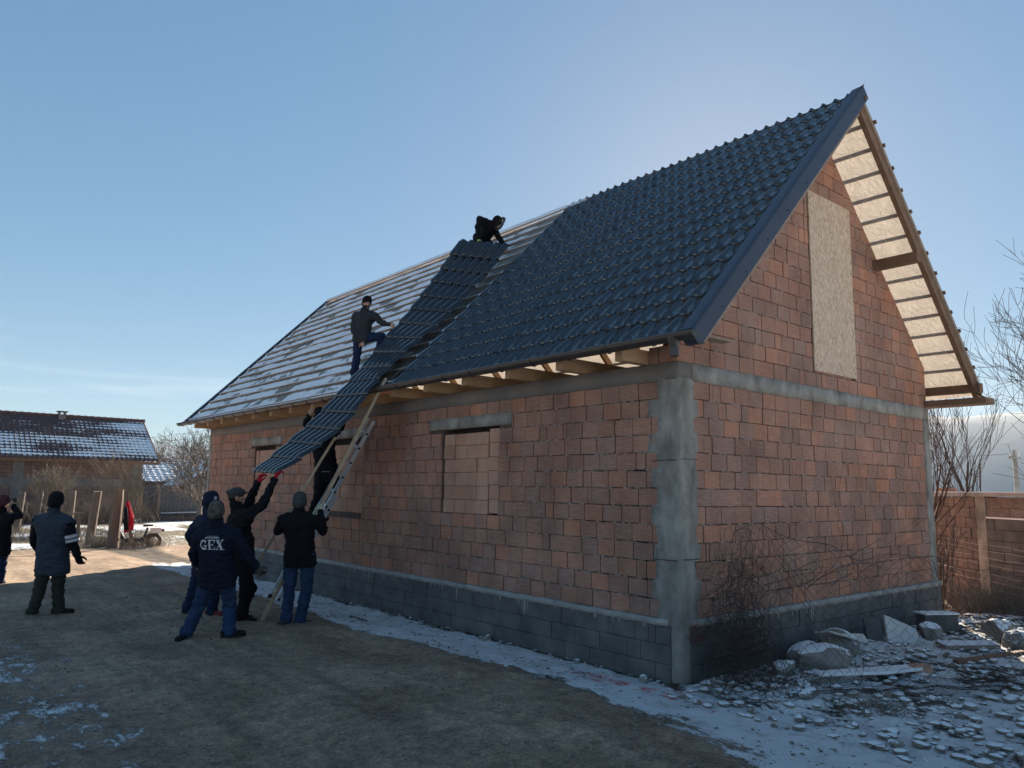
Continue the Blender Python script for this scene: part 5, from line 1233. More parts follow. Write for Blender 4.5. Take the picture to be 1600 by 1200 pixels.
# red jacket hanging on the post
def hang():
    J0 = Vector((-0.44, 21.02, 1.52)); nu, nv_ = 16, 22; X = np.zeros((nv_, nu)); Y = X.copy(); Z = X.copy()
    for j in range(nv_):
        t = j/(nv_-1); w = 0.05+0.22*min(1, t*1.9)**0.8 - 0.07*max(0, t-0.7)
        for i in range(nu):
            a = 2*math.pi*i/(nu-1); X[j, i] = J0.x+0.10*t+w*0.5*math.cos(a)*(1+0.2*math.sin(a*3+t*4)); Y[j, i] = J0.y+w*0.32*math.sin(a)*(1+0.25*math.sin(a*5+t*3)); Z[j, i] = J0.z-0.95*t+0.05*math.cos(a)*t
    o = link('hanging_jacket', grid_mesh(X, Y, Z), 'red_cloth', None, True); tag(o, 'red and black jacket hanging on the thick post', 'jacket')
    mb = MB(); mb.tube([(J0.x-0.05, J0.y-0.07, J0.z-0.2), (J0.x-0.03, J0.y-0.10, J0.z-0.6), (J0.x+0.0, J0.y-0.09, J0.z-0.9)], [0.05, 0.075, 0.06], 8); mb.build('dark_panel', 'cloth_black', o, True)
hang()
mb = MB(); mb.beam((-0.38, 21.0, 0.75), (-0.16, 20.95, 0.10), 0.12, 0.10); tag(mb.build('broken_stake', 'post'), 'short leaning stake at the foot of the thick post', 'stake')

# small electric scooter with a seat and a white box
sct = thing('electric_scooter', (0.3, 21.9, 0.1), 'small black electric scooter with seat and white box beside the post', 'scooter')
sx, sy = 0.02, 21.7; zb = gz(0.4, 21.7)
ux_ = Vector((0.98, -0.20, 0)).normalized()
def SP(a, h, o=0): return Vector((sx, sy, zb+h))+ux_*a+Vector((0.2, 0.98, 0))*o
def wheel(c, R):
    mb = MB(); mb.tube([SP(c+R*math.cos(2*math.pi*k/20), R+0.0+R*math.sin(2*math.pi*k/20)) for k in range(21)], 0.06, 8, False); w_ = mb.build('wheel', 'rubber', sct, True)
    mb = MB(); mb.tube([SP(c, R, -0.03), SP(c, R, 0.03)], R*0.55, 12); mb.build('hub', 'alu', w_)
    for k in range(5): mb = MB(); mb.beam(SP(c, R), SP(c+R*math.cos(k*1.257), R+R*math.sin(k*1.257)), 0.02, 0.015); mb.build('spoke', 'alu', w_)
wheel(0.56, 0.19); wheel(-0.50, 0.19)
mb = MB(); mb.beam(SP(-0.38, 0.22), SP(0.36, 0.22), 0.20, 0.13); mb.build('deck', 'black', sct)
mb = MB(); mb.beam(SP(0.20, 0.24), SP(0.66, 0.44), 0.16, 0.15); mb.build('rear_frame', 'black', sct)
mb = MB(); mb.tube([SP(0.26, 0.28), SP(0.36, 0.62)], 0.035, 8); mb.build('seat_post', 'black', sct)
mb = MB(); mb.prism([SP(0.22, 0.64, -.07), SP(0.50, 0.66, -.09), SP(0.50, 0.66, .09), SP(0.22, 0.64, .07)], (0, 0, 0.06)); mb.build('seat', 'black', sct)
mb = MB(); mb.prism([SP(0.44, 0.44, -.12), SP(0.76, 0.44, -.12), SP(0.76, 0.44, .12), SP(0.44, 0.44, .12)], (0, 0, 0.17)); mb.build('box', 'white_paint', sct)
mb = MB(); mb.tube([SP(-0.28, 0.26), SP(-0.46, 0.55), SP(-0.40, 0.85)], 0.02, 8); mb.build('steering_column', 'black', sct)
mb = MB(); mb.tube([SP(-0.40, 0.85, -.22), SP(-0.40, 0.85, .22)], 0.014, 6); mb.build('handlebar', 'black', sct)
mb = MB(); mb.beam(SP(0.78, 0.50), SP(0.84, 0.56), 0.09, 0.08); mb.build('tail_light', 'black', sct)

# ------------------------------------------------------------------ bare trees and brush
def grow(mb, p, d, L_, r0, depth, r, spread=0.5, upb=0.12, seg=5, kids=(3, 5), n=4, kmin=0.0, rmin=0.0025, ratio=0.6):
    pts = [Vector(p)]; dd = Vector(d).normalized(); rs = [r0]
    for i in range(seg):
        dd = (dd+Vector((r.gauss(0, .11), r.gauss(0, .11), r.gauss(0, .08)+upb*0.35))).normalized(); pts.append(pts[-1]+dd*L_/seg); rs.append(max(rmin, r0*(1-0.72*(i+1)/seg)))
    mb.tube(pts, rs, n if depth > 1 else 3, False)
    if depth > 0:
        for k in range(r.randint(*kids)):
            t = r.uniform(0.25, 1.0); i = min(int(t*seg), seg-1); q = pts[i].lerp(pts[i+1], t*seg-i)
            a = r.uniform(0, 2*math.pi); o = dd.orthogonal().normalized(); o2 = dd.cross(o); nd = (dd+(o*math.cos(a)+o2*math.sin(a))*spread*r.uniform(.6, 1.3)+Vector((0, 0, upb))).normalized()
            grow(mb, q, nd, L_*r.uniform(ratio*0.75, ratio*1.25), max(rmin, rs[i]*0.6), depth-1, r, spread, upb, max(3, seg-1), kids, n, kmin, rmin, ratio)
def bare_tree(loc, stems, H, r0, seed, label, mat='bark', depth=3, spread=0.5, upb=0.12, lean=(0, 0), kids=(3, 5), cat='tree', name='bare_tree', rmin=0.0025, ratio=0.6, group=None):
    r = random.Random(seed); t = thing(name, loc, label, cat, group); tr = MB(); cr = MB()
    for s in range(stems):
        a = 2*math.pi*s/max(1, stems)+r.uniform(-.5, .5); o = Vector((math.cos(a), math.sin(a), 0))*0.25*(stems > 1)
        d = (Vector((lean[0], lean[1], 1))+o*r.uniform(.6, 1.4)).normalized(); L_ = H*0.55*r.uniform(.8, 1.15); pts = [Vector(loc)+o*0.15]; rs = [r0]; dd = d
        for i in range(6): dd = (dd+Vector((r.gauss(0, .06), r.gauss(0, .06), 0.02))).normalized(); pts.append(pts[-1]+dd*L_/6); rs.append(r0*(1-0.10*(i+1)))
        tr.tube(pts, rs, 7)
        for i in range(2, 7):
            for k in range(r.randint(*kids)-(0 if i > 3 else 1)):
                a = r.uniform(0, 2*math.pi); o3 = dd.orthogonal().normalized(); o4 = dd.cross(o3); nd = (dd+(o3*math.cos(a)+o4*math.sin(a))*spread*r.uniform(.6, 1.5)+Vector((0, 0, upb))).normalized()
                grow(cr, pts[i], nd, H*0.45*r.uniform(.6, 1.1)*(1.05-0.06*i), rs[i]*0.55, depth-1, r, spread, upb, 5, kids, 4, 0, rmin, ratio)
    tr.build('trunk', mat, t, True, fix=False); cr.build('crown', mat, t, False, fix=False); return t
# right side: shoots between the gable and the garden wall, and a tree reaching in from the right
bare_tree((9.1, 1.5, 0.0), 3, 4.6, 0.035, 11, 'bare many-stemmed shrub tree rising behind the right corner of the house', depth=3, spread=0.42, upb=0.25, lean=(0.10, -0.26), kids=(2, 3), rmin=0.003)
bare_tree((10.6, -2.9, 0.0), 3, 7.4, 0.06, 23, 'tall bare tree reaching into the picture from the right edge', depth=4, spread=0.62, upb=0.10, lean=(-0.12, 0.16), kids=(3, 4), rmin=0.0040)
bare_tree((13.6, 1.8, 0.0), 2, 5.0, 0.05, 29, 'slender bare tree beyond the garden wall at the far right', depth=3, spread=0.45, upb=0.2, kids=(2, 3), rmin=0.005)
# left side
bare_tree((6.0, 34.0, 0.0), 1, 5.4, 0.13, 31, 'bare fruit tree at the left corner of the house', mat='bark_grey', depth=4, spread=0.8, upb=0.02, lean=(-0.02, 0), kids=(3, 5), rmin=0.010)
bare_tree((9.2, 46.0, 0.0), 1, 5.6, 0.13, 37, 'bare tree in front of the blue-white roof', mat='bark_grey', depth=3, spread=0.8, upb=0.02, kids=(3, 5), rmin=0.012)
bare_tree((1.9, 30.5, 0.0), 3, 3.3, 0.05, 41, 'thin bare bush in front of the brick building, above the red jacket', mat='reed', depth=3, spread=0.55, upb=0.15, kids=(3, 4), rmin=0.006, name='bare_bush', cat='bush')
bare_tree((-0.1, 36.5, 0.0), 4, 2.9, 0.04, 43, 'thin bare bush by the brick wall between two posts', mat='reed', depth=3, spread=0.55, upb=0.15, kids=(3, 4), rmin=0.007, name='bare_bush', cat='bush')
for i, (x, y, h) in enumerate(((24, 110, 9), (31, 118, 8), (40, 125, 10), (18, 120, 9))):
    bare_tree((x, y, 0), 1, h, 0.2, 60+i, ('rounded', 'broad', 'taller', 'narrow')[i]+' hazy bare tree far behind the snowy roofs', mat='bark_grey', depth=3, spread=0.75, upb=0.05, kids=(3, 5), rmin=0.03)

def brush(name, pts, n, hmin, hmax, mat, label, r0=0.006, seed=1, tilt=0.35, cat='brush'):
    r = random.Random(seed); mb = MB()
    for i in range(n):
        a, b, wdt = pts[r.randrange(len(pts))]; t = r.random(); x = a[0]+(b[0]-a[0])*t+r.gauss(0, wdt); y = a[1]+(b[1]-a[1])*t+r.gauss(0, wdt); z = gz(x, y)
        d = Vector((r.gauss(0, tilt), r.gauss(0, tilt), 1)).normalized(); h = r.uniform(hmin, hmax); p = Vector((x, y, z-0.02)); q = p+d*h*0.5+Vector((r.gauss(0, .03), r.gauss(0, .03), 0)); e = q+(d+Vector((r.gauss(0, .3), r.gauss(0, .3), -0.05)))*h*0.5
        mb.tube([p, q, e], [r0, r0*0.7, r0*0.3], 3, False)
        if r.random() < 0.6:
            e2 = q+(d+Vector((r.gauss(0, .6), r.gauss(0, .6), 0.1)))*h*0.3; mb.tube([q, e2], [r0*0.5, r0*0.25], 3, False)
    return tag(mb.build(name, mat, None, False, fix=False), label, cat, kind='stuff')
brush('dry_weeds', [((-8, 38), (4.6, 39), 0.8)], 2600, 0.5, 1.6, 'twig', 'dry brown weeds along the foot of the brick building', 0.011, 2)
brush('dry_weeds', [((-3.5, 27), (0.5, 25), 0.7), ((-2.5, 31), (0.8, 29), 0.8), ((-1.2, 22.6), (0.6, 23), 0.3)], 1400, 0.15, 0.6, 'reed', 'dry grass and weeds among the posts', 0.008, 3)
brush('dry_weeds', [((6, 46), (15, 50), 1.2)], 2400, 0.8, 2.1, 'reed_pale', 'tall dry reeds behind the plank fence', 0.02, 4)
brush('dry_weeds', [((-0.6, 20.5), (0.4, 20.1), 0.15)], 260, 0.08, 0.4, 'reed', 'tufts of dry grass at the foot of the thick post', 0.006, 5)
brush('dry_weeds', [((7.2, 0.6), (8.6, -1.6), 0.35), ((7.4, 0.2), (7.8, -0.8), 0.2), ((8.6, 0.6), (8.2, -2.4), 0.4)], 1500, 0.15, 0.75, 'twig', 'tangled dry weeds in front of the garden wall', 0.004, 6, 0.6)
brush('dry_weeds', [((-0.05, 1.0), (-0.08, 14.5), 0.05), ((0.5, -0.25), (6.4, -0.3), 0.1)], 900, 0.02, 0.11, 'twig', 'short dead grass along the foot of the foundation', 0.003, 7, 0.9)
brush('dry_weeds', [((0.4, -1.6), (0.6, -1.9), 0.10)], 260, 0.06, 0.16, 'reed', 'small clump of dry straw on the snow by the netting', 0.003, 8, 0.9)
bare_tree((7.35, 0.25, 0.1), 4, 1.9, 0.018, 47, 'small dark bush against the far right corner of the house', depth=2, spread=0.5, upb=0.2, kids=(2, 3), rmin=0.003, name='bare_bush', cat='bush')

# power lines on the left, poles on the right
def wire(p0, p1, sag, r_, label, grp=None):
    P0, P1 = Vector(p0), Vector(p1); pts = [P0.lerp(P1, k/24)-Vector((0, 0, sag*4*(k/24)*(1-k/24))) for k in range(25)]
    mb = MB(); mb.tube(pts, r_, 4, False); return tag(mb.build('power_line', 'rubber', fix=False), label, 'wire', grp)
for i, (a, b) in enumerate((((0, 50, 3.9), (26, 50, 9.6)), ((0, 50, 3.6), (26, 50, 9.0)), ((0, 50.3, 2.9), (26, 50.3, 7.6)))):
    wire(a, b, 0.5, 0.012, ('topmost', 'middle', 'lowest')[i]+' of the three power lines left of the eave', 'power lines left of the house')
up_ = thing('utility_pole', (31.6, 6.15, 0), 'concrete utility pole with a crossarm beyond the garden wall', 'pole')
mb = MB(); mb.tube([(31.6, 6.15, -0.2), (31.6, 6.15, 4.1)], [0.12, 0.09], 8); mb.build('shaft', 'concrete', up_)
mb = MB(); mb.box(31.0, 32.2, 6.1, 6.2, 3.7, 3.8); mb.build('crossarm', 'concrete', up_)
for x in (31.05, 31.6, 32.15): mb = MB(); mb.tube([(x, 6.15, 3.8), (x, 6.15, 3.98)], 0.04, 6); mb.build('insulator', 'white_paint', up_)
wire((31.6, 6.15, 3.95), (60, 30, 6), 0.4, 0.012, 'wire running from the utility pole at the right')
mb = MB(); mb.tube([(10.42, 0.55, 1.9), (10.38, 0.50, 2.74)], 0.012, 6); tag(mb.build('steel_rod', 'wire'), 'thin upright steel rod on top of the garden wall', 'rod')
b4 = thing('far_house', (60, 11, 0), 'distant pale snowy roof beside the utility pole at the right edge', 'house')
mb = MB(); mb.box(57, 66, 4, 12, -0.3, 2.4); mb.build('wall', 'far_brick', b4)
mb = MB(); mb.prism([(56.5, 3.6, 2.3), (56.5, 12.4, 2.3), (56.5, 8.0, 4.4)], (10, 0, 0)); mb.build('roof', 'snow', b4)

# ------------------------------------------------------------------ garden wall at the right
gw = thing('garden_wall', (9.7, 0.3, 0), 'weathered brick and grey block garden wall with a concrete column and capping', 'wall')
A0, B0, C0 = Vector((10.75, 1.78, 0)), Vector((9.78, 0.30, 0)), Vector((8.35, -1.75, 0))
gdir = (C0-B0).normalized(); gn = Vector((-gdir.y, gdir.x, 0)); 
if gn.dot(CAM-B0) < 0: gn = -gn
ang = math.atan2(gdir.y, gdir.x)
mb = MB(); mb.prism([A0-gn*0.02, C0-gn*0.02, C0-gn*0.2, A0-gn*0.2], (0, 0, 2.05)); gwc = mb.build('wall_core', 'mortar', gw)
UBO = UB.copy(); UBO.materials.clear(); UBO.materials.append(M['brick_old'])
def wall_piece(me, name, p, L_, z, h, proud=0.0):
    o = bpy.data.objects.new(name, me); col.objects.link(o); o.parent = gw; o.matrix_parent_inverse = Matrix.Translation(-gw.location)
    o.location = (p.x+gn.x*proud, p.y+gn.y*proud, z+h/2); o.rotation_euler = (0, 0, ang); o.scale = (L_, 0.07, h)
gdA = (B0-A0).normalized(); LA = (B0-A0).length; LB = (C0-B0).length; r = random.Random(77)
for k in range(10):
    z = 0.05+0.2*k; t = -0.15*(k % 2)
    while t < LA-0.15:
        w = 0.29; a = max(t, 0); b = min(t+w, LA-0.12)
        if b-a > 0.05: wall_piece(UBO, 'brick', A0+gdA*((a+b)/2), b-a-0.008, z, 0.192, r.uniform(-.004, .008))
        t = t+w
    t = 0.14-0.2*(k % 2)
    grey = k < 8
    w = 0.40 if grey else 0.29
    while t < LB:
        a = max(t, 0.14); b = min(t+w, LB)
        if b-a > 0.05: wall_piece(UBC if grey else UBO, 'concrete_block' if grey else 'brick', B0+gdir*((a+b)/2), b-a-0.008, z, 0.192, (0.02 if grey else 0)+r.uniform(-.004, .006))
        t += w
mb = MB(); mb.prism([B0+gn*0.06-gdir*0.13, B0+gn*0.06+gdir*0.13, B0-gn*0.2+gdir*0.13, B0-gn*0.2-gdir*0.13], (0, 0, 2.06)); mb.build('concrete_column', 'concrete', gw)
mb = MB(); mb.prism([A0+gn*0.09, C0+gn*0.09, C0-gn*0.24, A0-gn*0.24], (0, 0, 0.07))
for i in range(8): mb.v[i] = (mb.v[i][0], mb.v[i][1], mb.v[i][2]+2.06)
mb.build('capping', 'concrete2', gw)
mb = MB(); mb.prism([A0+gn*0.07, C0+gn*0.07, C0-gn*0.2, A0-gn*0.2], (0, 0, 0.02))
for i in range(8): mb.v[i] = (mb.v[i][0], mb.v[i][1], mb.v[i][2]+2.13)
mb.build('snow_cap', 'snow', gw)
mb = MB(); mb.prism([B0+gn*0.075+gdir*0.15, C0+gn*0.075, C0+gn*0.03, B0+gn*0.03+gdir*0.15], (0, 0, 0.03))
for i in range(8): mb.v[i] = (mb.v[i][0], mb.v[i][1], mb.v[i][2]+1.65)
mb.build('ledge_snow', 'snow', gw)
mb = MB(); c = A0.lerp(B0, 0.45); mb.beam(c+Vector((0, 0, 2.19))-gdA*0.15, c+Vector((0, 0, 2.19))+gdA*0.15, 0.2, 0.07); tag(mb.build('loose_brick', 'brick'), 'single loose brick lying on top of the garden wall', 'brick')
# stone heap at its foot, wire strands before it
mb = MB(); mb.prism([(8.0, 1.0, 0), (8.1, 0.9, 0), (8.0, 0.7, 0)], (0, 0, 0.01))
fw = thing('wire_fence', (8.2, -0.6, 0), 'loose strands of bright fence wire on a leaning stake before the garden wall', 'fence')
fd_ = gdir; f0 = B0+gn*0.9+gdir*-1.6
for z in (1.32, 1.22, 1.10, 0.98, 0.82, 0.70, 0.58, 0.46, 0.36):
    pts = [f0+fd_*(t*0.2)+Vector((0, 0, z+0.012*math.sin(t*0.9+z*9)-0.10*t*0.2*0.35+0.006*math.sin(t*2.3+z*5)))+gn*0.04*math.sin(t+z*7) for t in range(20)]
    mb = MB(); mb.tube(pts, 0.0024, 4, False); mb.build('wire', 'wire_new', fw, fix=False)
mb = MB(); st_ = f0+fd_*1.75; mb.tube([st_+Vector((0, 0, 0)), st_+Vector((0.05, -0.12, 1.55))], [0.03, 0.022], 6); mb.build('stake', 'post', fw)
mb = MB(); c = f0+fd_*1.0+Vector((0, 0, 0.80)); mb.prism([c+fd_*-.09, c+fd_*.10, c+fd_*.07+Vector((0, 0, .22)), c+fd_*.02+Vector((0, 0, .16)), c+fd_*-.04+Vector((0, 0, .24))], gn*0.05); tag(mb.build('plastic_bag', 'pink_plastic'), 'torn pink plastic bag caught on the fence wires', 'bag')

# ------------------------------------------------------------------ rubble, stones, slabs
def rock_mesh(size, seed, sub=2, flat=0.6):
    bm = bmesh.new(); bmesh.ops.create_icosphere(bm, subdivisions=sub, radius=1)
    r = random.Random(seed); planes = [(Vector((r.gauss(0, 1), r.gauss(0, 1), r.gauss(0, .7))).normalized(), r.uniform(0.55, 0.85)) for _ in range(9)]
    for v in bm.verts:
        for n_, d_ in planes:
            k = v.co.dot(n_)
            if k > d_: v.co -= n_*(k-d_)
        v.co += mnoise.noise_vector(v.co*1.7+Vector((seed, 0, 0)))*0.10 + mnoise.noise_vector(v.co*5+Vector((seed, 3, 0)))*0.035
        v.co = Vector((v.co.x*size[0], v.co.y*size[1], v.co.z*size[2]))
    me = bpy.data.meshes.new('rock'); bm.to_mesh(me); bm.free(); return me
def rock(x, y, size, label, seed, rz=0.0, ry=0.0, mat='rock', name='stone', dz=0.0, sub=3):
    size = tuple(q*1.2 for q in size)
    o = link(name, rock_mesh(size, seed, sub), mat, None, False); o.location = (x, y, gz(x, y)+size[2]*0.45+dz); o.rotation_euler = (0, ry, rz); return tag(o, label, 'stone', 'stones heaped beside the gable wall')
rock(1.15, -0.50, (0.20, 0.15, 0.08), 'flat snow-topped stone at the left end of the heap', 1, 0.3)
rock(1.60, -0.72, (0.34, 0.20, 0.16), 'largest boulder with snow on top in the middle of the heap', 2, -0.5)
rock(1.95, -0.28, (0.26, 0.18, 0.13), 'dark boulder behind the largest one, against the foundation', 3, 0.2)
rock(2.45, -0.45, (0.24, 0.20, 0.17), 'dark stone under the torn white sheet', 4, 0.9)
rock(4.25, -0.80, (0.16, 0.13, 0.15), 'small rounded stone right of the leaning white panel', 5, 0.4)
rock(4.55, -1.72, (0.20, 0.16, 0.13), 'brown stone with a peaked snow cap at the right edge', 6, 0.1)
rock(5.05, -1.35, (0.24, 0.18, 0.15), 'grey stone behind the peaked snow cap at the right', 7, 0.7)
rock(5.6, -1.15, (0.25, 0.18, 0.12), 'long snow-covered stone at the far right', 8, 1.1)
rock(0.62, -1.02, (0.14, 0.07, 0.05), 'small pale flat stone lying in front of the heap', 9, 0.8)
rock(0.40, -1.18, (0.16, 0.07, 0.05), 'small brown flat stone nearest the road', 10, 0.1)
rock(1.05, -1.0, (0.26, 0.05, 0.04), 'long thin broken stone in front of the heap', 11, -0.35)
def slab(poly, e, mat, name, label, cat):
    mb = MB(); mb.prism(poly, e); return tag(mb.build(name, mat), label, cat)
slab([(3.62, -0.50, 0.14), (3.95, -0.78, 0.13), (3.98, -0.70, 0.34), (3.72, -0.42, 0.50)], (-0.03, -0.04, 0.0), 'snow_panel' if 'snow_panel' in M else 'white_paint', 'foam_panel', 'white foam panel leaning on edge against the foundation', 'panel')
slab([(3.50, -0.32, 0.14), (3.60, -0.50, 0.14), (3.66, -0.40, 0.46), (3.55, -0.25, 0.42)], (0.12, 0.08, 0.0), 'block', 'broken_slab', 'dark broken slab behind the leaning white panel', 'slab')
slab([(2.18, -0.30, 0.40), (2.75, -0.62, 0.36), (2.60, -0.75, 0.30), (2.12, -0.52, 0.45)], (0.0, 0.0, 0.02), 'white_paint', 'torn_sheet', 'torn white sheet draped over the dark stone', 'sheet')
slab([(0.95, -0.95, 0.22), (2.25, -1.40, 0.20), (2.20, -1.56, 0.20), (1.55, -1.42, 0.22), (0.90, -1.05, 0.22)], (0.0, 0.0, 0.03), 'snow', 'snowy_plank', 'snow-covered plank lying in front of the stones', 'plank')
slab([(2.06, -1.50, 0.15), (2.22, -1.60, 0.15), (2.30, -1.48, 0.15), (2.12, -1.40, 0.15)], (0.0, 0.0, 0.10), 'brick_pale', 'broken_brick', 'broken brick end by the snowy plank', 'brick')
slab([(3.55, -1.25, 0.20), (4.30, -1.60, 0.18), (4.55, -1.42, 0.18), (3.75, -1.05, 0.21)], (0.0, 0.0, 0.05), 'rubble', 'stone_slab', 'flat snowy slab right of the leaning white panel', 'slab')
slab([(2.9, -1.62, 0.18), (4.35, -1.95, 0.18), (4.37, -1.88, 0.18), (2.92, -1.55, 0.18)], (0.0, 0.0, 0.04), 'wood_dark', 'plank', 'brown plank lying on the snowy rubble', 'plank')
hb = thing('hollow_block', (4.95, -0.62, 0.18), 'dark hollow concrete block standing at the far corner of the foundation', 'block')
bx = Matrix.Translation((4.95, -0.62, 0.18)) @ Matrix.Rotation(-0.55, 4, 'Z')
for (x0, x1, y0, y1) in ((-.25, .25, -.1, -.07), (-.25, .25, .07, .1), (-.25, -.22, -.07, .07), (.22, .25, -.07, .07), (-.015, .015, -.07, .07)):
    mb = MB(); mb.box(x0, x1, y0, y1, 0, 0.24, bx); mb.build('web', 'block', hb)
mb = MB(); mb.box(-.27, .27, -.12, .12, 0.241, 0.262, bx); mb.build('snow_cap', 'snow', hb)
# loose small rubble in the yard, grit on the road and the strip
proto = [rock_mesh((1, 1, 0.6), 200+i, 1) for i in range(5)]
PV = [([v.co.copy() for v in m_.vertices], [tuple(p.vertices) for p in m_.polygons]) for m_ in proto]
def scatter(name, n, fx, mat, label, seed):
    r = random.Random(seed); mb = MB()
    for i in range(n):
        x, y, s = fx(r); vs, fs = PV[r.randrange(5)]; z = gz(x, y)+s*0.12; a = r.uniform(0, 6.28); ca, sa = math.cos(a), math.sin(a); sy_ = r.uniform(.55, 1); sz = r.uniform(.5, 1)
        mb.add([(x+(v.x*ca-v.y*sy_*sa)*s, y+(v.x*sa+v.y*sy_*ca)*s, z+v.z*sz*s) for v in vs], fs)
    return tag(mb.build(name, mat, None, False, fix=False), label, 'rubble' if 'rub' in name else 'gravel', kind='stuff')
scatter('rubble', 3600, lambda r: (lambda x, y: (x, y, min(0.09, 0.012+0.085*r.random()**3.6)))(r.uniform(-0.5, 7.2), -0.15-3.6*r.random()**1.2), 'rubble', 'loose snowy rubble beside the gable wall', 1)
scatter('gravel', 7000, lambda r: (r.uniform(-6.4, -0.7), -2.4+12.5*r.random()**1.3, 0.004+0.024*r.random()**5), 'grit', 'grit and small stones on the earth road', 2) if 'grit' in M else None
scatter('strip_gravel', 1500, lambda r: (-0.05-1.3*r.random()**2, r.uniform(0, 14.5), 0.008+0.03*r.random()**3), 'rubble', 'small stones along the foot of the long wall', 3)

# ------------------------------------------------------------------ crumpled wire netting
wn_ = thing('wire_netting', (1.0, -0.8, 0.1), 'rusty wire netting bunched at the house corner and trailing across the rubble', 'netting')
def net_surface(u, v):
    """u 0..1 along the run, v 0..1 from the foot to the top"""
    P0, P1 = Vector((0.05, -0.62, 0)), Vector((4.6, -2.65, 0)); b = P0.lerp(P1, u)
    top = 1.62-0.28*min(1, u*3)-0.55*u*u; h = v*top
    lean = 0.35*(1-v)*(0.3+u) ; off = Vector((-0.30, -0.95, 0)).normalized()*(lean+0.10*math.sin(u*13+v*3)+0.06*math.sin(u*31+v*7))
    g = gz(b.x+off.x, b.y+off.y)
    return Vector((b.x+off.x, b.y+off.y, g+h+0.05*math.sin(u*17)*v+0.03*math.sin(u*41+v*5)*v))
mb = MB(); nu, nv2 = 74, 24
def jit(i, j): return Vector((mnoise.noise(Vector((i*.7, j*.9, 1))), mnoise.noise(Vector((i*.7, j*.9, 5))), mnoise.noise(Vector((i*.7, j*.9, 9)))))*0.03
for i in range(nu):
    pts = []
    for j in range(nv2+1):
        pts.append(net_surface((i+(0.97 if (i+j) % 2 else 0.03))/nu, j/nv2)+jit(i+((i+j) % 2), j))
    mb.tube(pts, 0.0026, 3, False)
mb.tube([net_surface(t/60, 1.0)+Vector((0, 0, 0.01*math.sin(t))) for t in range(61)], 0.004, 4, False)
mb.build('net', 'wire', wn_, fix=False)
mb = MB()
for i in range(0, 46):          # the part that lies over the rubble
    pts = []
    for j in range(26):
        u = (i+(0.97 if (i+j) % 2 else 0.03))/46; v = j/25; x = -0.05+1.2*v*0.2+u*2.6+0.7*v; y = -1.0-1.15*u-1.15*v*(0.6+0.4*u); pts.append(Vector((x, y, gz(x, y)+0.05+0.05*mnoise.noise(Vector((x*3, y*3, 0)))+0.03*math.sin(u*20))))
    mb.tube(pts, 0.0021, 3, False)
mb.build('net', 'wire', wn_, fix=False)
mb = MB(); r = random.Random(8)
for i in range(190):             # bunched roll against the corner
    a = r.uniform(0, 6.28); z0 = gz(0.35, -0.5)+r.uniform(-0.02, 0.25); zt = r.choice((0.45, 0.9, 1.25, 1.45))*r.uniform(.6, 1.05); pts = []; R_b = r.uniform(0.06, 0.42); cx = 0.42+r.gauss(0, 0.08); cy = -0.46; a2 = a; n = 26
    for j in range(n):
        t = j/(n-1); a2 += r.uniform(0.0, 0.5)*(1 if i % 2 else -1); zz = z0+zt*t+0.02*((-1)**j); wd = R_b*(0.95+0.22*math.sin(5.0*t+i))*(1.0 if zz < 1.3 else 0.75)
        px_ = cx+wd*math.cos(a2)*1.15; py_ = cy+wd*math.sin(a2)*0.75
        if py_ > -0.07 and px_ > -0.05: py_ = -0.07-0.02*r.random()
        pts.append(Vector((px_, py_, zz)))
    mb.tube(pts, 0.0021, 3, False)
tag(mb.build('bunched_wire', 'wire', wn_, fix=False), kind='stuff')
mb = MB(); r = random.Random(9)
for i in range(90):             # twigs and vine stalks caught in the foot of it
    x = r.uniform(-0.2, 1.1); y = r.uniform(-1.15, -0.25); z = gz(x, y); p = Vector((x, y, z)); q = p+Vector((r.gauss(0, .12), r.gauss(0, .12), r.uniform(0.02, 0.22))); e = q+Vector((r.gauss(0, .12), r.gauss(0, .12), r.uniform(-0.1, 0.12))); mb.tube([p, q, e], [0.004, 0.003, 0.0015], 3, False)
tag(mb.build('caught_twigs', 'bark', wn_, fix=False), kind='stuff')
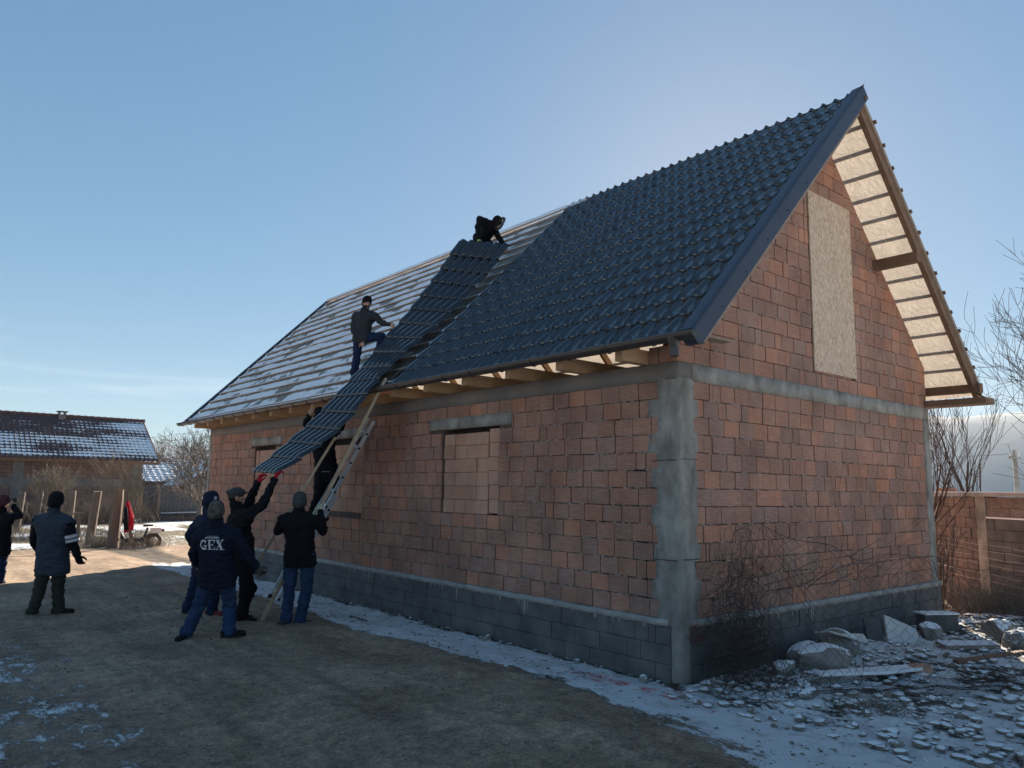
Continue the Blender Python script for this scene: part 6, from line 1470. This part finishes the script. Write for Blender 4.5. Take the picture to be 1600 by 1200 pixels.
# dead vine against the wall, above the netting
vt = thing('dead_vine', (1.2, -0.3, 0.1), 'thin dead vine stems leaning across the lower gable wall', 'vine')
r = random.Random(12); mb = MB()
for i in range(9): grow(mb, Vector((0.7+0.5*i*0.6, -0.20-0.25*r.random(), 0.9+0.3*r.random())), Vector((1, -0.15, 0.15+r.uniform(-.2, .3))), r.uniform(0.8, 1.7), 0.005, 2, r, 0.5, 0.0, 6, (1, 3), 4, 0, 0.0016)
mb.build('stems', 'bark', vt, fix=False)
# red twine on the snow near the corner
mb = MB(); r = random.Random(14)
for i in range(46):
    x = -0.50+r.gauss(0, 0.10); y = 0.40+r.gauss(0, 0.55); a = r.uniform(0, 6.28); pts = []
    for j in range(7): a += r.uniform(-.9, .9); x += 0.03*math.cos(a)*0.6; y += 0.035*math.sin(a); pts.append((x, y, gz(x, y)+0.018+0.006*r.random()))
    mb.tube(pts, 0.0022, 3, False)
tag(mb.build('red_twine', 'twine_red', fix=False), 'tangle of thin red plastic twine on the snow by the corner', 'twine', kind='stuff')
for i, (x, y, s) in enumerate(((-0.12, 3.15, 0.05), (-0.16, 1.4, 0.035), (-0.2, 0.35, 0.045))):
    rock(x, y, (s*1.6, s, s), ('snow-capped stone at the foot of the wall below the window', 'small stone beside the foundation left of the twine', 'small stone at the near foundation corner')[i], 90+i, 0.4*i, sub=2)['group'] = 'stones at the foot of the long wall'
mb = MB(); p = Vector((0.02, -0.06, 0.62)); r = random.Random(4)
for i in range(60): q = p+Vector((r.uniform(-.02, .16), r.uniform(-.12, -.01), r.uniform(-.12, .06))); mb.tube([q, q+Vector((r.gauss(0, .03), r.gauss(0, .03), r.gauss(0, .03)))], 0.0025, 3, False)
mb.build('rust_red_wool', 'shoe_red', wn_, fix=False)

# ------------------------------------------------------------------ air
mb = MB(); mb.box(-4950, 4950, -4950, 4950, -12.0, 480.0)
hz_m = bpy.data.materials.new('haze'); hz_m.use_nodes = True; hn = hz_m.node_tree
hn.nodes.remove(hn.nodes['Principled BSDF']); pv = hn.nodes.new('ShaderNodeVolumePrincipled'); pv.inputs['Color'].default_value = (0.42, 0.66, 1.0, 1); pv.inputs['Density'].default_value = HAZE; pv.inputs['Anisotropy'].default_value = 0.0
hn.links.new(pv.outputs[0], hn.nodes['Material Output'].inputs['Volume'])
tag(mb.build('haze', hz_m), kind='stuff')
